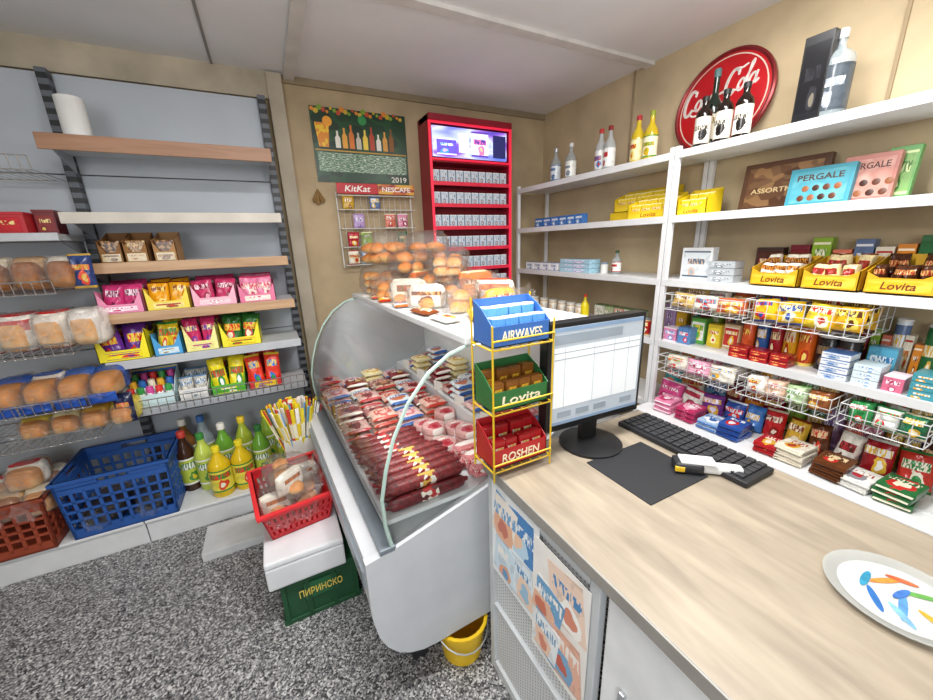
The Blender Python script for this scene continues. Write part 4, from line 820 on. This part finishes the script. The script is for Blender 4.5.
# yellow stepped displays: open trays with angled sides
YEL=M('e6c41a',.42)
def ydisp(u0,u1,lab,pl,z0,Xf,n,txt):
    y0,y1=RY(u0,198,Xf),RY(u1,198,Xf); w=round(y0-y1-.004,3); yc=(y0+y1)/2
    o=item('stepped_display',lab,'display box',(Xf+.07,yc,z0),[('tray',traym(w,.13,.045,.13,.035),YEL),('front_print',bxm(w*.94,.001,.036,.0002),PB('f4da3a','e6c020',scale=2,kind='soft'),(0,-.0656,.005))],rz=-pi/2)
    text(o,txt,min(.1,w*.5),.02,M('b5601a',.4),(0,-.0668,.023),shear=.2)
    for j in range(2):
        for i in range(n):
            item('wafer_pack',pl,'sweet',(Xf+.035+j*.055,y0-.01-(w-.016)*(i+.5)/n,z0+.004),[('p',bxm((w-.02)/n*.94,.035,.075+.03*j,.003),P('f0d030','fdf2b0','c98a1a','e0a818'))],rz=-pi/2,rx=-.1,ry=R.uniform(-.06,.06),group=pl)
ydisp(628,672,'yellow open display tray at front beside shelf upright','yellow wafer pack in the front yellow tray',S2,1.93,4,'Lovita')
b=MB(); yA,yB=RY(612,195,2.08),RY(668,195,2.08); b.box(2.075,2.2,yB,yA,S2,S2+.06,.003); tag(b.build('riser_box',M('d9b818',.45)),'plain yellow riser box under the rear yellow tray','box')
ydisp(614,668,'yellow open display tray raised at back of second shelf','yellow wafer pack in the raised rear tray',S2+.0605,2.07,5,'Lovita')
ydisp(677,707,'yellow open display tray right of the shelf upright','yellow wafer pack right of the shelf upright',S2,1.95,3,'Lovita')
for i in range(6):
    rb(535+i*8,542.5+i*8,216,S2,.07,.05,P('3d6fb0','f0f2f4','8aa8c8'),'small blue and white pack in row on second shelf',Xf=1.94,group='blue and white packs',name='small_pack',cat='packet')
for i in range(4): rb(526+i*8,533.5+i*8,262,S3,.06,.06,P('e9eaec','7a8fb0','c9ced6'),'small white pack at the corner end of third shelf',Xf=1.94,group='white packs at corner end',name='small_pack',cat='packet')
for i in range(3): rb(560,590,260,S3+i*.031,.03,.1,P('a8cfe0','e9f2f6','c9a8d0'),'flat pale blue box in stack of three on third shelf',Xf=1.94,group='stacked pale blue boxes')
bottle('small spirit bottle with red label on third shelf',(2.0,RY(617,258,2.0),S3),.15,.03,.011,CG,M('2f5a3a'),P('f0eee6','c23a32','8a1c20'),rz=-1.6)
item('salt_jar','small white jar beside the spirit bottle on third shelf','jar',(2.02,RY(605,260,2.02),S3),[('jar',canm(.025,.06),M('eceae4',.3)),('lid',canm(.026,.012),M('8a9aa8',.4),(0,0,.06))])
for i in range(7):
    item('jar','white-labelled glass jar in row on corner fourth shelf','jar',(1.96,RY(526+i*9,302,1.96),S4),[('glass',canm(.032,.1),P('ece8dc','d9a860','f4f2ec')),('lid',canm(.033,.016),M('d8d6cc',.4),(0,0,.1))],group='white-labelled jars',rz=-1.6)
item('squeeze_bottle','yellow mustard squeeze bottle beside white jars','bottle',(1.97,RY(585,305,1.97),S4),[('body',bottle_m(.19,.03,.01)[0],M('f0da1f',.35)),('cap',bottle_m(.19,.03,.01)[1],M('d93a2a',.35))])
for i in range(3):
    item('tin_can','red and gold tin can right of monitor on shelf','can',(1.97,RY(626+i*10,322,1.97),S4),[('can',canm(.03,.09),P('c02226','e9c86a','f4ead0')),('lid',canm(.0295,.006),STEEL,(0,0,.088))],group='red and gold tin cans',rz=-1.6)
for i in range(5): rb(595+i*10,604+i*10,298,S4,.11,.06,P(('e9e4d8','a9b490','d9a090')[i%3],'5a7a4a','efe9dd'),('cream','green-grey','pinkish')[i%3]+' grocery carton at back behind the monitor',Xf=2.08,group=('cream','green-grey','pinkish')[i%3]+' grocery cartons')
# third shelf right unit
rb(682,713,256,S3,.165,.05,M('dfe1e2',.35),'white upright carton with portrait print on third shelf',Xf=1.98,front=P('d3dade','5a6a7a','c9b0a0','9aa6b0'))
for i in range(3): rb(708,735,268,S3+i*.034,.033,.08,P('b4babe','e0e3e5','7a8288'),'flat grey box in stack beside white upright carton',Xf=1.96,group='stacked flat grey boxes')
rb(757,784,248,S3,.16,.05,M('3a2420',.4),'dark brown upright carton behind the yellow boxes',Xf=2.12,front=P('4a2a24','e0c8a0','a8352c'))
def backrow(u0,u1,v,z,hs,where,Xf,k0,n,d=.05,tubes=0):
    st=(u1-u0)/n
    for i in range(n):
        nm,a,b_,c_=NC[(k0+i)%14]; h=hs[i%len(hs)]; w2=f'the back row of {where}' if i<14 else f'the right half of {where} back row'
        if tubes and i%3==2:
            item('tube',f'slim {nm} cardboard tube standing in {w2}','tin',(Xf+.02,RY(u0+(i+.5)*st,v+i*1.2*13/n,Xf),z),[('tube',canm(.022,h*1.1),P(a,b_,c_,b_)),('lid',canm(.023,.01),M('e4e2dc',.4),(0,0,h*1.1))],rz=-1.7)
        else: rb(u0+i*st,u0+(i+1)*st-.7,v+i*1.2*13/n,z,h,d,M(a,.35),f'slim {nm} biscuit carton in {w2}',Xf=Xf,front=P(a,b_,c_,b_))
backrow(790,935,250,S3,(.17,.2,.15,.19,.16),'third shelf',2.14,3,7)
def ybox(u0,u1,v,lab,pl_,tx,pc,hb,Xf=1.93,n=3,d=.19):
    y0,y1=RY(u0,v,Xf),RY(u1,v,Xf); w=y0-y1-.004; yc=(y0+y1)/2
    o=item('display_tray',lab,'display box',(Xf+d/2,yc,S3+.005),[('tray',traym(round(w,3),d,.055,hb,.02),M('d6a41c',.42)),('front_print',bxm(w*.9,.0012,.042,.0003),PB('e8bf2a','deb020','ecce50',scale=2,kind='soft'),(0,-d/2-.0007,.007))],rz=-pi/2)
    text(o,tx,w*.5,.026,M('7a3012',.4),(0,-d/2-.002,.028),shear=.2)
    for j in range(2):
        for i in range(n):
            p_=V((Xf+.05+j*.085,y0-.01-(w-.02)*(i+.5)/n,S3+.009))
            item('cake_pack',pl_,'sweet',p_,[('p',pouch((w-.03)/n*1.08,.095+.035*j,.06,i%3),P(*pc))],rz=-pi/2+R.uniform(-.2,.2),rx=-.15,ry=R.uniform(-.16,.16),group=pl_)
ybox(751,800,268,'yellow cake display box, left of three on third shelf','white and brown cake roll in left yellow box','Lovita',('f4ecdc','6a3a1a','d98f35','4a2414'),.12)
ybox(802,862,272,'yellow cake display box, middle of three on third shelf','cream and red cake roll in middle yellow box','Lovita',('f0dca8','7a3a1c','c02a30','6a2c14'),.12)
ybox(864,940,280,'yellow cake display box at right end of third shelf','dark chocolate cake roll in right yellow box','Lovita',('4a2818','d9b06a','a02a24','ecdcb4'),.13,n=4)
def wb(u0,u1,v,z,h,lab,contents,Xf=1.84):
    y0,y1=RY(u0,v,Xf),RY(u1,v,Xf); w=round(y0-y1,3); d=.28
    o=item('wire_basket',lab,'basket',(Xf+d/2,(y0+y1)/2,z),[('basket',basketm(w,d,h,max(6,int(w/.04)),2,.0014),M('d3d4d4',.35)),('hanger',mk(('hg',w,h),lambda b:[b.tube([(x,-.02,h),(x,-.02,h+.02),(x,.1,h+.02)],.003,5) for x in (-w/2,w/2)]),M('d3d4d4',.35))],rz=-pi/2)
    n=len(contents)
    for j in range(2):
        for i,(c,l2) in enumerate(contents):
            item('snack_bag',l2,'snack packet',(Xf+.06+j*.1,y0-.012-(w-.024)*(i+.5)/n,z+.006),[('p',pouch((w-.03)/n*1.12,h*1.0+.02*j,.065,i%3),P(*c))],rz=-pi/2+R.uniform(-.2,.2),rx=-.25,ry=R.uniform(-.15,.15),group=l2)
wb(745,868,305,1.12,.105,'white wire basket of yellow chip bags under third shelf',[(('e6b81f','2f4f9a','d9302c'),'yellow and blue chip bag at left of upper basket'),(('dcae1c','3a5aa4','f4e8b0'),'golden and navy chip bag left of centre in upper basket'),(('eccb3a','c83a22','f8f0d0'),'yellow and red chip bag in middle of upper basket'),(('dca61c','5a3216','f8dc5a'),'yellow and brown chip bag at right of upper basket')])
wb(664,742,300,1.13,.08,'shallow white wire basket beside the yellow chip basket',[(('d9b46a','f4e8cc','9a622a'),'tan biscuit bag in shallow white basket'),(('e4dfd0','5a98b8','d94a3a'),'pale biscuit bag in shallow white basket'),(('c9623a','f4e4c4','e8b03a'),'rust biscuit bag in shallow white basket')])
wb(657,731,372,.79,.085,'white wire basket under fourth shelf, left of three',[(('d9d4c4','8aba5a','e04a3a'),'pale green sweet bag in left lower basket'),(('dda0b4','f8ecf0','b83a62'),'pink sweet bag in left lower basket'),(('f4ecdc','6a92c0','d9a83a'),'cream sweet bag in left lower basket')])
wb(737,836,385,.79,.085,'white wire basket under fourth shelf, middle of three',[(('f4f0e6','d9b03a','b8342c'),'white and gold sweet bag in middle lower basket'),(('dcb89f','b84a3a','f8ece4'),'beige and red sweet bag in middle lower basket'),(('b8cfa2','5a9a4a','f2f6ea'),'mint sweet bag in middle lower basket'),(('8a4f2a','f4e4bc','e0aa3a'),'brown wafer bag in middle lower basket')])
wb(842,940,400,.79,.085,'white wire basket under fourth shelf, right of three',[(('2f8a4a','f4f4ee','c9403a'),'green and white sweet bag in right lower basket'),(('f2f1eb','3aa05a','c93a3a'),'white and green sweet bag in right lower basket'),(('1f6c48','f8ecc8','e0b23a'),'dark green sweet bag in right lower basket')])
# fourth shelf items
backrow(664,940,322,S4,(.17,.14,.19,.15,.18,.16,.2),'fourth shelf',2.14,0,24,.04,1)
rb(663,676,335,S4,.075,.07,P('d98ab0','f8e8f0','5a92d0'),'small pink carton at left of fourth shelf by upright',Xf=1.94)
rb(677,690,337,S4,.09,.07,P('5a8ac0','e8f0f8','d94a6a'),'small blue carton second on fourth shelf by upright',Xf=1.94)
rb(691,706,325,S4,.14,.05,M('5a9a42',.4),'green and white carton on fourth shelf',Xf=2.0,front=P('f6f4ea','5ab04a','e8ca3a'))
rb(708,722,328,S4,.12,.05,M('d6b828',.4),'slim yellow carton on fourth shelf',Xf=2.0,front=P('e6ce3a','c23a2a','fff4c0'))
rb(724,741,328,S4,.13,.05,M('c9b088',.4),'cream and red carton on fourth shelf',Xf=2.02,front=P('c83a30','f4eada','e8ba3a'))
for u,X,h,r_,c,lab in ((749,2.05,.15,.028,('d9582a','f8d05a','b83a1c'),'orange tin on fourth shelf behind red boxes'),(764,2.05,.16,.026,('2f5a9a','e8eef6','d9aa3a'),'blue tube on fourth shelf behind red boxes'),(778,2.05,.17,.026,('a5222c','f4e0b0','8a161c'),'dark red tube on fourth shelf behind red boxes'),(793,2.05,.18,.028,('d99e1e','f8ecc0','a8381a'),'amber crisp tube on fourth shelf'),(810,2.04,.19,.032,('d9601e','f8da6a','b8301a'),'tall orange crisp tube on fourth shelf'),(832,2.04,.14,.038,('1c1a1c','9a7a4a','5a5256'),'black lidded cup left of two on fourth shelf'),(853,2.04,.14,.038,('241c1a','b84a3a','d9c09a'),'black and red cup right of two on fourth shelf')):
    item('tin',lab,'tin',(X,RY(u,335,X),S4),[('tin',canm(r_,h),P(*c)),('lid',canm(r_*1.03,.012),M('e4e3de',.4),(0,0,h))],rz=-1.7)
for k in range(2):
    for i in range(3): rb(727+i*21,747+i*21,357,S4+k*.028,.027,.07,P('a81d24','f0c070','e0503a'),'flat dark red box stacked at front of fourth shelf',Xf=1.91,group='flat dark red boxes')
for k in range(4): rb(817,848,372,S4+k*.027,.026,.09,P('eef1f4','5a82c0','b4c4d8'),'white and blue carton stacked four high on fourth shelf',Xf=1.91,group='white and blue cartons')
for k in range(3): rb(850,880,378,S4+k*.028,.027,.09,P('dceaf2','6a9cd0','f8f8f4'),'pale icy carton stacked three high on fourth shelf',Xf=1.91,group='pale icy cartons')
rb(882,906,380,S4,.06,.09,P('d9708e','f8e4ec','b83a62'),'pink carton between icy and teal cartons',Xf=1.91)
rb(868,900,350,S4,.13,.05,P('5aaed0','e8f4f8','3a82b8'),'light blue carton behind the pink carton',Xf=2.04)
for k in range(3): rb(908,940,388,S4+k*.03,.029,.09,P('4a9aa8','eef4f2','e0a83a'),'teal carton stacked at right end of fourth shelf',Xf=1.91,group='teal cartons')
# bottom deep shelf: back row bags, front row bags, neat flat piles
for i in range(14):
    nm,a,b_,c_=NC[(i*5+2)%14]; u=657+i*20.5
    rp(u,u+22,392+i*4,S5,.19,.06,P(a,b_,c_,b_),f'tall {nm} sweet bag in the back row of bottom shelf',Xf=2.1,seed=i)
bags=[(655,676,398,.12,('d94f8e','f8e2ee','b8285a'),'bright pink sweet bag, leftmost on deep bottom shelf'),(677,698,402,.12,('f0ece4','c8324f','8a2a3a'),'white and crimson sweet bag on deep bottom shelf'),(699,720,406,.12,('7a3a8a','ecdcf2','d9aa3a'),'purple sweet bag on deep bottom shelf'),(721,742,408,.12,('2a4c9a','e4eaf6','d9302c'),'navy blue sweet bag on deep bottom shelf'),(743,762,410,.13,('3f7ac4','f0f4fa','e0b23a'),'bright blue sweet bag next to the navy one'),(763,784,415,.14,('c22528','f4e0cc','8a1a1a'),'red sweet bag beside blue ones on bottom shelf'),(785,807,418,.13,('d9ae3a','8a3414','f8ecc8'),'yellow sweet bag between red and coffee bags'),(810,832,428,.14,('62351c','ecd0a0','d9402c'),'brown coffee bag on deep bottom shelf'),(834,860,433,.14,('ece6da','b5303a','5a2a1a'),'white and red coffee bag on deep bottom shelf'),(863,898,443,.15,('a31c26','f4f4ee','e8ba3a'),'deep red bag with white print on bottom shelf'),(902,942,455,.15,('c9362a','3a8a46','f4ecd8'),'red and green bag at right end of bottom shelf')]
for i,(u0,u1,v,h,c,lab) in enumerate(bags): rp(u0,u1,v,S5,h,.06,P(*c),lab,Xf=1.99,seed=i,lean=.2)
piles=[(666,'pink',('e58aac','fbe8f0','c23a6a'),3),(688,'deep pink',('c23a6a','fbeaf0','f0a8c0'),3),(711,'pale blue',('a9c4e0','3a6ab0','f4f6fa'),2),(733,'royal blue',('2f55a4','e9eef6','c9302c'),3),(772,'red',('b8242a','f4e0cc','e0b23a'),2),(796,'cream',('efe6d2','a8342c','d9a23a'),3),(836,'brown',('6a3c20','ecd4a4','c9302c'),3),(862,'white',('f2f0ea','b5303a','8a8a90'),2),(905,'dark green',('2a6c3c','f4eed4','c9302c'),3)]
for i,(u,nm,c,n) in enumerate(piles):
    y=PX(u,403+(u-660)*.26,X=1.87).y
    for q in range(n):
        item('wafer_pack',f'flat {nm} wafer pack in the neat pile at bottom shelf front','sweet',(1.895,y+R.uniform(-.004,.004),S5+.0006+q*.0245),[('p',mk(('wp',),lambda b:(b.box(-.05,.05,-.06,.06,0,.024,.006),b.box(-.046,.046,-.07,.07,.010,.013))),PF(*c))],rz=-pi/2+R.uniform(-.1,.1),group=f'flat {nm} wafer packs')
# ---------------------------------------------------------------- light, world, camera
def area(loc,rot,sx,sy,e,c=(1,1,1)):
    l=bpy.data.lights.new('lamp','AREA'); l.shape='RECTANGLE'; l.size=sx; l.size_y=sy; l.energy=e; l.color=c
    o=bpy.data.objects.new('ceiling_lamp',l); COL.objects.link(o); o.location=loc; o.rotation_euler=rot; return o
area((.2,.7,2.46),(0,0,0),1.2,.2,41,(1,.995,.985)); area((1.45,.55,2.46),(0,rad(-8),0),.2,1.0,24,(1,.995,.985))
area((-1.2,-1.6,1.7),(rad(75),0,rad(-30)),1.2,1.2,36,(.95,.98,1))  # stands for daylight from behind left, not a ceiling fixture
l=bpy.data.lights.new('bulb','POINT'); l.energy=16; l.shadow_soft_size=.06; l.color=(1,.99,.97)  # unseen fill light added to brighten the ceiling
o=bpy.data.objects.new('bulb',l); COL.objects.link(o); o.location=(.4,.6,1.9)
w=bpy.data.worlds.new('World'); SC.world=w; w.use_nodes=True; bg=w.node_tree.nodes['Background']; bg.inputs[0].default_value=(.96,.98,1,1); bg.inputs[1].default_value=.4
cam=bpy.data.cameras.new('Camera'); cam.sensor_width=36; cam.sensor_fit='HORIZONTAL'; cam.lens=373/933*36; cam.clip_start=.02
co=bpy.data.objects.new('Camera',cam); COL.objects.link(co); co.matrix_world=Mx.Translation(EYE)@ROT.to_4x4(); SC.camera=co
try: SC.view_settings.view_transform='Standard'
except Exception: pass
